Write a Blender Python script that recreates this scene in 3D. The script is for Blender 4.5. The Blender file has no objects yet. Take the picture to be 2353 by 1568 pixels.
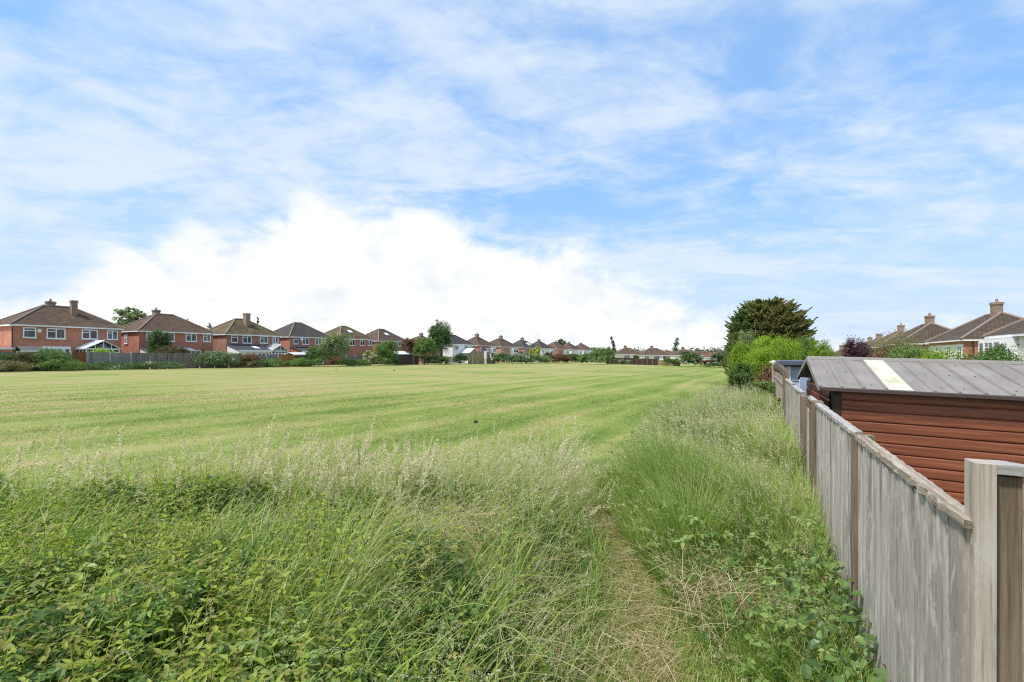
import bpy, math, random
import numpy as np
from mathutils import Matrix, Vector
random.seed(7)
RNG = np.random.default_rng(11)
S = bpy.context.scene
C = S.collection
EYE = 1.7                       # eye height of the photographer
FPX, CX, HY = 1100.0, 1176.0, 817.0   # focal length, centre and horizon of the 2353 px wide working picture

# ------------------------------------------------------------------ helpers
def px(x, Z): return (x - CX) / FPX * Z
def pz(y, Z): return EYE + (HY - y) * Z / FPX
D = np.array([.4789, .8779]); N = np.array([.8779, -.4789])   # along the house rows / across the field
F0 = np.array([-43.9, 45.7])                                   # start of the far garden boundary
H0 = np.array([-52.7, 50.5])                                   # start of the house line on that side
def on_line(o, x):
    """distance along D from o at which the line crosses picture column x"""
    r = (x - CX) / FPX
    return (o[0] - r * o[1]) / (r * D[1] - D[0])
def sm(a, b, x):
    t = np.clip((x - a) / (b - a), 0, 1); return t * t * (3 - 2 * t)
def terrain(X, Y):
    X = np.asarray(X, float); Y = np.asarray(Y, float)
    t = (X - F0[0]) * D[0] + (Y - F0[1]) * D[1]
    s = (X - F0[0]) * N[0] + (Y - F0[1]) * N[1]
    z = .26 - .0065 * np.clip(t, -30, 115) - .0064 * np.clip(s, 0, 62)
    z = z - 2.0 * sm(66, 92, s)
    return z
def tz(x, y): return float(terrain(x, y))

def hash2(ix, iy, seed):
    h = (ix.astype(np.int64) * 374761393 + iy.astype(np.int64) * 668265263 + seed * 974634533) & 0x7fffffff
    h = (h ^ (h >> 13)) * 1274126177 & 0x7fffffff
    return ((h ^ (h >> 16)) & 0xffff) / 65535.0
def vnoise(x, y, seed=0):
    ix = np.floor(x); iy = np.floor(y); fx = x - ix; fy = y - iy
    fx = fx * fx * (3 - 2 * fx); fy = fy * fy * (3 - 2 * fy)
    a = hash2(ix, iy, seed); b = hash2(ix + 1, iy, seed); c = hash2(ix, iy + 1, seed); d = hash2(ix + 1, iy + 1, seed)
    return (a * (1 - fx) + b * fx) * (1 - fy) + (c * (1 - fx) + d * fx) * fy
def fbm(x, y, seed=0, o=4):
    s = 0; a = .5; n = 0
    for i in range(o):
        s = s + a * vnoise(x * 2 ** i, y * 2 ** i, seed + i); n += a; a *= .5
    return s / n

def tag(o, label=None, cat=None, group=None, kind=None):
    if label: o['label'] = label
    if cat: o['category'] = cat
    if group: o['group'] = group
    if kind: o['kind'] = kind
    return o
def empty(name, loc=(0, 0, 0), rz=0.0):
    o = bpy.data.objects.new(name, None); C.objects.link(o)
    o.location = loc; o.rotation_euler = (0, 0, rz); o.empty_display_size = .3
    return o
def link(name, me, mat, parent=None):
    o = bpy.data.objects.new(name, me); C.objects.link(o)
    if mat is not None:
        for m in (mat if isinstance(mat, (list, tuple)) else [mat]): me.materials.append(m)
    if parent is not None: o.parent = parent
    return o

def mesh_quads(name, V, Q, tint=None, hue=None, smooth=False):
    """big mesh of quads from arrays; tint / hue are per-vertex floats"""
    me = bpy.data.meshes.new(name)
    V = np.ascontiguousarray(V.reshape(-1, 3), dtype=np.float32); Q = np.ascontiguousarray(Q.reshape(-1, 4), dtype=np.int32)
    me.vertices.add(len(V)); me.vertices.foreach_set('co', V.ravel())
    me.loops.add(Q.size); me.loops.foreach_set('vertex_index', Q.ravel())
    me.polygons.add(len(Q)); me.polygons.foreach_set('loop_start', np.arange(0, Q.size, 4, dtype=np.int32))
    me.polygons.foreach_set('use_smooth', np.full(len(Q), bool(smooth)))
    for nm, a in (('tint', tint), ('hue', hue)):
        if a is not None:
            at = me.attributes.new(nm, 'FLOAT', 'POINT'); at.data.foreach_set('value', np.ascontiguousarray(a, dtype=np.float32).ravel())
    me.update(calc_edges=True)
    return me

class Acc:
    """collects vertex/quad arrays"""
    def __init__(s): s.V = []; s.Q = []; s.T = []; s.H = []; s.n = 0
    def add(s, V, Q, T, H=None):
        V = V.reshape(-1, 3); s.V.append(V); s.Q.append(Q.reshape(-1, 4) + s.n)
        s.T.append(np.broadcast_to(T, (len(V),)) if np.ndim(T) == 0 else T.ravel())
        H = 0.0 if H is None else H
        s.H.append(np.broadcast_to(H, (len(V),)) if np.ndim(H) == 0 else H.ravel()); s.n += len(V)
    def build(s, name, mat, parent=None, smooth=False):
        me = mesh_quads(name, np.concatenate(s.V), np.concatenate(s.Q), np.concatenate(s.T), np.concatenate(s.H), smooth)
        return link(name, me, mat, parent)

class MB:
    """small mesh builder"""
    def __init__(s): s.v = []; s.f = []; s.m = []; s.mi = 0
    def poly(s, pts):
        n = len(s.v); s.v += [tuple(p) for p in pts]; s.f.append(tuple(range(n, n + len(pts)))); s.m.append(s.mi); return s
    def box(s, x0, x1, y0, y1, z0, z1, skew=None):
        n = len(s.v)
        for z in (z0, z1):
            for x, y in ((x0, y0), (x1, y0), (x1, y1), (x0, y1)): s.v.append((x, y, z))
        for f in ((3, 2, 1, 0), (4, 5, 6, 7), (0, 1, 5, 4), (1, 2, 6, 5), (2, 3, 7, 6), (3, 0, 4, 7)):
            s.f.append(tuple(n + i for i in f)); s.m.append(s.mi)
        return s
    def hexa(s, p):                         # eight corners, bottom four then top four (counter-clockwise)
        n = len(s.v); s.v += [tuple(q) for q in p]
        for f in ((3, 2, 1, 0), (4, 5, 6, 7), (0, 1, 5, 4), (1, 2, 6, 5), (2, 3, 7, 6), (3, 0, 4, 7)):
            s.f.append(tuple(n + i for i in f)); s.m.append(s.mi)
        return s
    def tube(s, pts, rad, k=6, cap=True):
        pts = [Vector(p) for p in pts]; n0 = len(s.v)
        for i, p in enumerate(pts):
            d = (pts[min(i + 1, len(pts) - 1)] - pts[max(i - 1, 0)]).normalized()
            a = d.orthogonal().normalized(); b = d.cross(a); r = rad[i] if isinstance(rad, (list, tuple)) else rad
            for j in range(k):
                w = 2 * math.pi * j / k; s.v.append(tuple(p + a * (math.cos(w) * r) + b * (math.sin(w) * r)))
        for i in range(len(pts) - 1):
            for j in range(k):
                s.f.append((n0 + i * k + j, n0 + i * k + (j + 1) % k, n0 + (i + 1) * k + (j + 1) % k, n0 + (i + 1) * k + j)); s.m.append(s.mi)
        if cap:
            s.f.append(tuple(n0 + j for j in range(k))[::-1]); s.m.append(s.mi)
            e = n0 + (len(pts) - 1) * k; s.f.append(tuple(e + j for j in range(k))); s.m.append(s.mi)
        return s
    def build(s, name, mat, parent=None, smooth=False, bevel=0):
        me = bpy.data.meshes.new(name); me.from_pydata(s.v, [], s.f)
        me.polygons.foreach_set('material_index', s.m)
        if smooth: me.polygons.foreach_set('use_smooth', [True] * len(s.f))
        me.update()
        o = link(name, me, mat, parent)
        if bevel:
            b = o.modifiers.new('soft edge', 'BEVEL'); b.width = bevel; b.segments = 1; b.limit_method = 'ANGLE'
        return o

# ------------------------------------------------------------------ materials
class NT:
    def __init__(s, name):
        s.mat = bpy.data.materials.new(name); s.mat.use_nodes = True; s.t = s.mat.node_tree; s.t.nodes.clear()
        s.out = s.t.nodes.new('ShaderNodeOutputMaterial')
    def n(s, typ, **kw):
        nd = s.t.nodes.new(typ)
        for k, v in kw.items():
            if k.startswith('i_'):
                key = k[2:]; key = int(key) if key.isdigit() else key.replace('_', ' ')
                if hasattr(v, 'node'): s.t.links.new(v, nd.inputs[key])
                else: nd.inputs[key].default_value = v
            else: setattr(nd, k, v)
        return nd
    def l(s, a, b): s.t.links.new(a, b)
    def ramp(s, fac, stops, interp='LINEAR'):
        r = s.n('ShaderNodeValToRGB'); r.color_ramp.interpolation = interp
        e = r.color_ramp.elements
        while len(e) < len(stops): e.new(.5)
        for i, (p, c) in enumerate(stops):
            e[i].position = p; e[i].color = (*c, 1) if len(c) == 3 else c
        s.l(fac, r.inputs[0]); return r.outputs[0]
    def mix(s, fac, a, b, mode='MIX'):
        m = s.n('ShaderNodeMix', data_type='RGBA', blend_type=mode)
        for v, k in ((fac, 0), (a, 6), (b, 7)):
            if hasattr(v, 'node'): s.l(v, m.inputs[k])
            else: m.inputs[k].default_value = v if k == 0 else (*v, 1)
        return m.outputs[2]
    def math(s, op, a, b=0.0, c=0.0, clamp=False):
        m = s.n('ShaderNodeMath', operation=op, use_clamp=clamp)
        for i, v in enumerate((a, b, c)):
            if hasattr(v, 'node'): s.l(v, m.inputs[i])
            else: m.inputs[i].default_value = v
        return m.outputs[0]
    def noise(s, vec, scale, detail=4, rough=.55, dist=0.0, dim='3D'):
        k = s.n('ShaderNodeTexNoise', noise_dimensions=dim)
        k.inputs['Scale'].default_value = scale; k.inputs['Detail'].default_value = detail
        k.inputs['Roughness'].default_value = rough; k.inputs['Distortion'].default_value = dist
        if vec is not None: s.l(vec, k.inputs['Vector'])
        return k.outputs[0]
    def mapping(s, vec, scale=(1, 1, 1), rot=(0, 0, 0), loc=(0, 0, 0)):
        m = s.n('ShaderNodeMapping'); m.inputs['Scale'].default_value = scale; m.inputs['Rotation'].default_value = rot; m.inputs['Location'].default_value = loc
        s.l(vec, m.inputs['Vector']); return m.outputs[0]
    def coord(s, which='Object'): return s.n('ShaderNodeTexCoord').outputs[which]
    def pos(s): return s.n('ShaderNodeNewGeometry').outputs['Position']
    def attr(s, name): return s.n('ShaderNodeAttribute', attribute_name=name).outputs['Fac']
    def principled(s, col, rough=.7, spec=.3, bump=None, bstr=.3, bdist=.02, **kw):
        p = s.n('ShaderNodeBsdfPrincipled')
        for v, k in ((col, 'Base Color'), (rough, 'Roughness'), (spec, 'Specular IOR Level')):
            if hasattr(v, 'node'): s.l(v, p.inputs[k])
            else: p.inputs[k].default_value = (*v, 1) if k == 'Base Color' else v
        for k, v in kw.items(): p.inputs[k.replace('_', ' ')].default_value = v
        if bump is not None:
            b = s.n('ShaderNodeBump'); b.inputs['Strength'].default_value = bstr; b.inputs['Distance'].default_value = bdist
            s.l(bump, b.inputs['Height']); s.l(b.outputs[0], p.inputs['Normal'])
        return p
    def done(s, shader):
        s.l(shader.outputs[0] if hasattr(shader, 'outputs') else shader, s.out.inputs[0]); return s.mat

def leaf_mat(name, cols, trans=.35, rough=.5, spec=.3, hue=None):
    """foliage: colour picked leaf by leaf from the tint attribute; light also passes through the blade"""
    t = NT(name); f = t.attr('tint')
    n = len(cols); c = t.ramp(f, [(i / (n - 1), cols[i]) for i in range(n)])
    if hue is not None:                       # second colour by the hue attribute (seed, straw, flower)
        c = t.mix(t.attr('hue'), c, hue)
    p = t.principled(c, rough, spec)
    tr = t.n('ShaderNodeBsdfTranslucent'); t.l(t.mix(1.0, c, (1.15, 1.2, .75), 'MULTIPLY'), tr.inputs[0])
    m = t.n('ShaderNodeMixShader'); m.inputs[0].default_value = trans
    t.l(p.outputs[0], m.inputs[1]); t.l(tr.outputs[0], m.inputs[2])
    return t.done(m)
def plain(name, col, rough=.6, spec=.4, var=.15, scale=3.0, bstr=0.0, metal=0.0):
    t = NT(name); co = t.coord('Object'); n = t.noise(co, scale, 5)
    c = t.mix(n, tuple(x * (1 - var) for x in col), tuple(min(1, x * (1 + var)) for x in col))
    p = t.principled(c, rough, spec, n if bstr else None, bstr, .01); p.inputs['Metallic'].default_value = metal
    return t.done(p)
def brick_mat(name, c1, c2, mortar=(.45, .40, .35)):
    t = NT(name); co = t.coord('Object')
    sep = t.n('ShaderNodeSeparateXYZ'); t.l(co, sep.inputs[0])
    u = t.math('ADD', sep.outputs[0], sep.outputs[1]); cmb = t.n('ShaderNodeCombineXYZ'); t.l(u, cmb.inputs[0]); t.l(sep.outputs[2], cmb.inputs[1])
    b = t.n('ShaderNodeTexBrick'); t.l(cmb.outputs[0], b.inputs['Vector'])
    b.inputs['Color1'].default_value = (*c1, 1); b.inputs['Color2'].default_value = (*c2, 1); b.inputs['Mortar'].default_value = (*mortar, 1)
    b.inputs['Scale'].default_value = 1; b.inputs['Brick Width'].default_value = .225; b.inputs['Row Height'].default_value = .075; b.inputs['Mortar Size'].default_value = .007
    n = t.noise(co, .9, 5, .6)
    c = t.mix(1.0, b.outputs[0], t.ramp(n, [(.3, (.72, .72, .74)), (.7, (1.12, 1.1, 1.08))]), 'MULTIPLY')
    return t.done(t.principled(c, .9, .15, b.outputs[1], .25, -.005))
def roof_mat(name, c1, c2, moss=None, w=.3, h=.22):
    t = NT(name); co = t.coord('Object'); nrm = t.n('ShaderNodeNewGeometry').outputs['Normal']
    sep = t.n('ShaderNodeSeparateXYZ'); t.l(co, sep.inputs[0])
    u = t.math('ADD', sep.outputs[0], sep.outputs[1]); cmb = t.n('ShaderNodeCombineXYZ'); t.l(u, cmb.inputs[0]); t.l(t.math('MULTIPLY', sep.outputs[2], 1.75), cmb.inputs[1])
    b = t.n('ShaderNodeTexBrick'); t.l(cmb.outputs[0], b.inputs['Vector'])
    b.inputs['Color1'].default_value = (*c1, 1); b.inputs['Color2'].default_value = (*c2, 1); b.inputs['Mortar'].default_value = (*[x * .35 for x in c1], 1)
    b.inputs['Scale'].default_value = 1; b.inputs['Brick Width'].default_value = w; b.inputs['Row Height'].default_value = h; b.inputs['Mortar Size'].default_value = .025; b.inputs['Mortar Smooth'].default_value = .6
    n = t.noise(co, .7, 6, .65)
    c = t.mix(1.0, b.outputs[0], t.ramp(n, [(.3, (.75, .76, .78)), (.72, (1.2, 1.16, 1.1))]), 'MULTIPLY')
    if moss:
        k = t.math('MULTIPLY', t.ramp(t.noise(co, .8, 5, .6), [(.42, (0, 0, 0)), (.62, (1, 1, 1))]), .8)
        c = t.mix(k, c, moss)
    return t.done(t.principled(c, .85, .2, b.outputs[1], .6, -.03))

M = {}
M['brick_orange'] = brick_mat('orange red brick', (.52, .170, .088), (.42, .130, .070))
M['brick_red'] = brick_mat('red brick', (.46, .135, .078), (.36, .105, .06))
M['brick_brown'] = brick_mat('brown brick', (.36, .15, .095), (.29, .12, .08))
M['brick_pink'] = brick_mat('pale pink brick', (.52, .26, .18), (.46, .22, .15))
M['brick_chimney'] = brick_mat('chimney brick', (.30, .19, .13), (.25, .16, .115))
M['render_white'] = plain('white render', (.74, .74, .73), .9, .2, .06, 1.2)
M['render_grey'] = plain('blue grey render', (.20, .23, .28), .9, .2, .08, 1.2)
M['render_cream'] = plain('cream render', (.72, .69, .60), .9, .2, .06, 1.2)
M['tile_brown'] = roof_mat('brown roof tile', (.150, .100, .068), (.088, .060, .043))
M['tile_mossy'] = roof_mat('mossy brown roof tile', (.135, .094, .066), (.088, .062, .046), moss=(.150, .125, .045))
M['tile_grey'] = roof_mat('grey roof tile', (.092, .082, .076), (.062, .056, .054))
M['tile_mauve'] = roof_mat('mauve brown roof tile', (.140, .096, .070), (.098, .068, .052))
M['tile_dull'] = roof_mat('dull brown roof tile', (.105, .080, .060), (.075, .057, .044))
M['tile_red'] = roof_mat('red brown roof tile', (.165, .096, .066), (.12, .07, .05))
M['hip_tile'] = plain('hip tile', (.25, .19, .15), .85, .2, .2, 2)
M['hip_dark'] = plain('dark hip tile', (.13, .105, .09), .85, .2, .2, 2)
M['lead'] = plain('lead flashing', (.62, .60, .55), .7, .3, .3, 6)
M['upvc'] = plain('white window plastic', (.80, .80, .80), .35, .45, .03, 2)
M['white_paint'] = plain('white paint', (.72, .72, .70), .55, .4, .06, 2)
M['gutter_dark'] = plain('dark gutter', (.04, .03, .03), .5, .4, .1, 2)
def glass_mat():
    t = NT('window glass'); co = t.coord('Object')
    c = t.ramp(t.noise(co, 1.1, 2), [(.35, (.022, .027, .032)), (.52, (.06, .07, .08)), (.68, (.24, .25, .26))])
    return t.done(t.principled(c, .08, .6))
M['glass'] = glass_mat()
def poly_roof():
    t = NT('pale conservatory sheet'); co = t.coord('Object')
    return t.done(t.principled(t.mix(t.noise(co, 2, 3), (.66, .68, .70), (.76, .78, .80)), .3, .5))
M['polycarb'] = poly_roof()
M['felt'] = plain('dark roof felt', (.055, .058, .065), .9, .2, .2, 2)
M['felt_grey'] = plain('grey roof felt', (.10, .098, .095), .9, .2, .2, 2)
M['pot'] = plain('clay chimney pot', (.34, .20, .14), .8, .3, .15, 4)
M['metal_dark'] = plain('dark metal', (.05, .05, .055), .5, .5, .1, 5)
M['concrete'] = plain('concrete post', (.48, .45, .39), .9, .2, .18, 3)
M['bark'] = plain('bark', (.10, .075, .055), .95, .1, .4, 9, .5)

def wood_mat(name, cols, streak=(22, 22, 1.2), pale=None, rough=.85, green=None, fine=False):
    """weathered timber: colour streaked along the grain, darker cracks"""
    t = NT(name); co = t.coord('Object')
    tint = t.attr('tint')
    off = t.n('ShaderNodeCombineXYZ'); t.l(t.math('MULTIPLY', tint, 37.0), off.inputs[0]); t.l(t.math('MULTIPLY', tint, 11.0), off.inputs[2])
    add = t.n('ShaderNodeVectorMath', operation='ADD'); t.l(co, add.inputs[0]); t.l(off.outputs[0], add.inputs[1])
    v = add.outputs[0]
    a = t.noise(t.mapping(v, streak), 1.0, 6, .62, .25)
    n = len(cols); c = t.ramp(a, [(.28 + .44 * i / (n - 1), cols[i]) for i in range(n)])
    b = t.noise(t.mapping(v, tuple(k * 3.2 if k > 5 else k * 1.6 for k in streak)), 1.0, 4, .7, .1)
    c = t.mix(1.0, c, t.ramp(b, [(.30, (.55, .52, .5)), (.42, (.95, .95, .95)), (.7, (1.1, 1.1, 1.12))]), 'MULTIPLY')
    c = t.mix(1.0, c, t.ramp(tint, [(0, (.70, .67, .65)), (.5, (1, 1, 1)), (1, (1.16, 1.14, 1.12))]), 'MULTIPLY')
    if fine:
        g = t.noise(t.mapping(v, (75, 75, 2.2)), 1.0, 5, .7, .2)
        c = t.mix(1.0, c, t.ramp(g, [(.30, (.66, .63, .60)), (.45, (1, 1, 1)), (.75, (1.12, 1.12, 1.13))]), 'MULTIPLY')
        kn = t.noise(t.mapping(v, (9, 9, 5)), 1.0, 2, .5)
        c = t.mix(t.ramp(kn, [(.70, (0, 0, 0)), (.76, (.7, .7, .7))]), c, (.13, .10, .08))
    if pale:
        k = t.ramp(t.noise(t.mapping(v, (11, 11, 4.5) if fine else (streak[0] * .45, streak[1] * .45, streak[2] * 2.4)), 1.0, 6, .68, .6), [(.50, (0, 0, 0)), (.64, (1, 1, 1))])
        c = t.mix(t.math('MULTIPLY', k, .75), c, pale)
    if green:
        sep = t.n('ShaderNodeSeparateXYZ'); t.l(co, sep.inputs[0])
        k = t.math('MULTIPLY', t.ramp(sep.outputs[2], [(.0, (1, 1, 1)), (.55, (0, 0, 0))]), t.ramp(t.noise(v, 6, 4), [(.4, (0, 0, 0)), (.7, (.7, .7, .7))]))
        c = t.mix(k, c, green)
    return t.done(t.principled(c, rough, .2, b, .5, .006))
M['fence_grey'] = wood_mat('silvered fence board', [(.19, .150, .115), (.30, .262, .222), (.365, .332, .295), (.43, .402, .37), (.31, .25, .20)], (6.5, 6.5, 1.1), pale=(.57, .53, .475), green=(.24, .24, .14), fine=True)
M['fence_brown'] = wood_mat('brown treated post', [(.095, .070, .045), (.165, .125, .085), (.22, .175, .125), (.135, .105, .075)], (30, 30, 1.4), fine=True)
M['fence_batten'] = wood_mat('pale sawn batten', [(.27, .21, .155), (.36, .30, .245), (.42, .365, .31), (.34, .27, .22)], (30, 30, 1.2), pale=(.48, .44, .40), fine=True)
M['rail_worn'] = wood_mat('worn capping rail', [(.13, .10, .07), (.25, .205, .155), (.35, .30, .24), (.42, .38, .32)], (2.2, 60, 60))
M['rail_grey'] = wood_mat('grey capping rail', [(.24, .215, .19), (.35, .325, .305), (.46, .44, .42)], (2.2, 60, 60))
M['far_grey'] = wood_mat('grey far fence', [(.19, .165, .14), (.27, .24, .21), (.35, .32, .285)], (9, 9, .8))
M['far_old'] = wood_mat('old brown grey far fence', [(.16, .13, .105), (.225, .19, .155), (.29, .25, .21)], (9, 9, .8))
M['far_orange'] = wood_mat('orange stained fence', [(.30, .115, .04), (.38, .155, .06), (.44, .19, .075)], (9, 9, .8))
M['far_rust'] = wood_mat('red brown stained fence', [(.20, .07, .032), (.26, .095, .045), (.30, .115, .055)], (9, 9, .8))
M['far_dark'] = wood_mat('dark brown fence', [(.045, .033, .028), (.065, .048, .042), (.085, .065, .058)], (9, 9, .8))
M['far_tan'] = wood_mat('tan fence', [(.27, .20, .11), (.34, .26, .15), (.40, .31, .19)], (9, 9, .8))
# ------------------------------------------------------------------ camera, light, sky
cam = bpy.data.cameras.new('camera'); camo = bpy.data.objects.new('camera', cam); C.objects.link(camo); S.camera = camo
cam.sensor_width = 36; cam.lens = 36 * FPX / 2353; cam.shift_y = (HY - 784) / 2353; cam.clip_end = 6000; cam.clip_start = .05
camo.location = (0, 0, EYE); camo.rotation_euler = (math.pi / 2, 0, 0)

SUN_EL, SUN_AZ = math.radians(60), math.radians(-118)      # azimuth from +Y towards +X: high, over the left shoulder
sd = Vector((math.sin(SUN_AZ) * math.cos(SUN_EL), math.cos(SUN_AZ) * math.cos(SUN_EL), math.sin(SUN_EL)))
sun = bpy.data.lights.new('sun', 'SUN'); sun.energy = 3.3; sun.angle = math.radians(7); sun.color = (1, .96, .89)
suno = bpy.data.objects.new('sun', sun); C.objects.link(suno); suno.rotation_euler = sd.to_track_quat('Z', 'Y').to_euler()

W = bpy.data.worlds.new('World'); S.world = W; W.use_nodes = True
class WT(NT):
    def __init__(s):
        s.t = W.node_tree; s.t.nodes.clear(); s.out = s.t.nodes.new('ShaderNodeOutputWorld')
w = WT()
sky = w.n('ShaderNodeTexSky', sky_type='NISHITA', sun_disc=False); sky.sun_elevation = SUN_EL; sky.sun_rotation = SUN_AZ
sky.air_density = 1.0; sky.dust_density = .6; sky.ozone_density = 2.5
dirv = w.coord('Generated'); sp = w.n('ShaderNodeSeparateXYZ'); w.l(dirv, sp.inputs[0])
az = w.math('ARCTAN2', sp.outputs[0], sp.outputs[1]); el = w.math('ARCSINE', sp.outputs[2])
# high thin cloud on a flat layer overhead
zc = w.math('ADD', w.math('MAXIMUM', sp.outputs[2], 0.0), .16)
pl = w.n('ShaderNodeCombineXYZ'); w.l(w.math('DIVIDE', sp.outputs[0], zc), pl.inputs[0]); w.l(w.math('DIVIDE', sp.outputs[1], zc), pl.inputs[1])
big = w.noise(w.mapping(pl.outputs[0], (.55, .95, 1), (0, 0, -.42), (3.1, .7, 0)), 1.0, 3, .5, .5)
mid = w.noise(w.mapping(pl.outputs[0], (2.1, 3.4, 1), (0, 0, -.42), (1.3, 5.2, 0)), 1.0, 8, .60, .5)
fin = w.noise(w.mapping(pl.outputs[0], (7, 8, 1), (0, 0, -.3)), 1.0, 6, .62, .6)
# the sky clears towards the right and thickens to the left
side = w.math('MULTIPLY', az, -.035)
cov = w.math('ADD', w.math('ADD', w.math('MULTIPLY', big, .42), w.math('MULTIPLY', mid, .58)), w.math('MULTIPLY', fin, .20))
cov = w.math('ADD', cov, side)
thin = w.n('ShaderNodeMapRange', interpolation_type='SMOOTHSTEP'); w.l(cov, thin.inputs[0])
thin.inputs[1].default_value = .46; thin.inputs[2].default_value = .74; thin.inputs[3].default_value = .18; thin.inputs[4].default_value = .93
# the heaped cloud bank low ahead: its crest as elevation over azimuth
fc = w.n('ShaderNodeFloatCurve'); w.l(w.math('MULTIPLY_ADD', az, 1 / 6.2832, .5), fc.inputs['Value'])
cv = fc.mapping.curves[0]
crest = [(-3.1416, .10), (-2.2, .16), (-1.4, .12), (-1.0, .07), (-.80, .09), (-.70, .165), (-.62, .205), (-.52, .235), (-.44, .275), (-.377, .320), (-.30, .292), (-.20, .300), (-.13, .285), (-.069, .25), (.02, .235), (.104, .243), (.16, .215), (.244, .16), (.33, .12), (.4145, .085), (.643, .03), (1.1, .05), (2.0, .13), (3.1416, .10)]
while len(cv.points) < len(crest): cv.points.new(.5, .5)
for p, (a, e) in zip(cv.points, crest): p.location = (a / 6.2832 + .5, e * 2)
fc.mapping.update()
top = w.math('MULTIPLY', fc.outputs[0], .5)
ae = w.n('ShaderNodeCombineXYZ'); w.l(az, ae.inputs[0]); w.l(el, ae.inputs[1])
puff = w.noise(w.mapping(ae.outputs[0], (7, 10, 1)), 1.0, 8, .6, .3)
pf2 = w.noise(w.mapping(ae.outputs[0], (22, 30, 1)), 1.0, 6, .6, .3)
dd = w.math('SUBTRACT', w.math('ADD', top, w.math('MULTIPLY_ADD', puff, .21, -.105)), el)
dd = w.math('ADD', dd, w.math('MULTIPLY_ADD', pf2, .03, -.015))
bank = w.n('ShaderNodeMapRange', interpolation_type='SMOOTHSTEP'); w.l(dd, bank.inputs[0])
bank.inputs[1].default_value = -.02; bank.inputs[2].default_value = .055; bank.inputs[3].default_value = 0; bank.inputs[4].default_value = 1
# pale air near the horizon
low = w.n('ShaderNodeMapRange', interpolation_type='SMOOTHSTEP'); w.l(el, low.inputs[0])
low.inputs[1].default_value = .36; low.inputs[2].default_value = .0; low.inputs[3].default_value = 0; low.inputs[4].default_value = .84
blue = w.mix(1.0, sky.outputs[0], (.78, 1.46, 1.93), 'MULTIPLY')
K = 6.1
blue = w.mix(.6, blue, (.23 * K, .51 * K, .97 * K))          # cloud radiance before the background strength
c = w.mix(low.outputs[0], blue, (.71 * K, .81 * K, .99 * K))
c = w.mix(thin.outputs[0], c, (.82 * K, .93 * K, 1.05 * K))
shade = w.ramp(w.math('ADD', w.math('MULTIPLY', puff, .8), w.math('MULTIPLY', pf2, .2)), [(.32, (.86 * K, .92 * K, .99 * K)), (.50, (1.09 * K, 1.10 * K, 1.10 * K))])
c = w.mix(bank.outputs[0], c, shade)
bg = w.n('ShaderNodeBackground'); w.l(c, bg.inputs[0]); bg.inputs[1].default_value = .10
w.l(bg.outputs[0], w.out.inputs[0])
S.view_settings.view_transform = 'Standard'; S.view_settings.look = 'None'; S.view_settings.gamma = 1; S.view_settings.exposure = .64
S.cycles.max_bounces = 6; S.cycles.transparent_max_bounces = 4; S.cycles.diffuse_bounces = 3; S.cycles.glossy_bounces = 2; S.cycles.transmission_bounces = 3
S.cycles.use_denoising = False; S.cycles.sample_clamp_indirect = 4; S.cycles.filter_width = 1.15

# ------------------------------------------------------------------ ground
def path_x(Y): return np.interp(Y, [1, 2.5, 3.2, 4.04, 5, 6, 8, 12], [.62, .72, .84, .98, .93, .70, 1.15, 2.2])
def right_edge(Y): return np.interp(Y, [1, 2, 2.5, 3, 4, 5, 5.7, 8, 9.7, 13.2, 20, 30], [1.32, 1.30, 1.26, 1.22, 1.18, 1.16, 1.2, 2.15, 2.95, 5.1, 8.5, 13.2])
def fence_x(Y): return 1.30 + (Y - 1.35) * .504
def left_edge(Y): return np.interp(Y, [1, 2.5, 3.2, 4.04, 5, 5.6, 6.2], [.17, .26, .46, .67, .64, .42, .2])
def far_edge(X): return 5.35 + .5 * (fbm(X * .9, X * 0 + 3.3, 5) - .5) + .25 * np.clip(X, -1, .6)
def soil_mask(X, Y):
    lft = sm(-2.5, -1.9, X / np.maximum(Y, 1.2)) * sm(.25, -.15, X - left_edge(Y)) * sm(.35, -.15, Y - far_edge(X))
    rgt = sm(-.15, .25, X - right_edge(Y)) * sm(36, 26, Y)
    return np.maximum(lft, rgt)
def straw_mask(X, Y):
    p = np.exp(-((X - path_x(Y)) / .27) ** 2) * sm(8.5, 5, Y)
    q = np.exp(-((Y - 6.3) / .8) ** 2) * sm(-1.5, .3, X) * sm(2.0, 1.2, X)
    return np.clip(np.maximum(p, q * .75), 0, 1)

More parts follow.
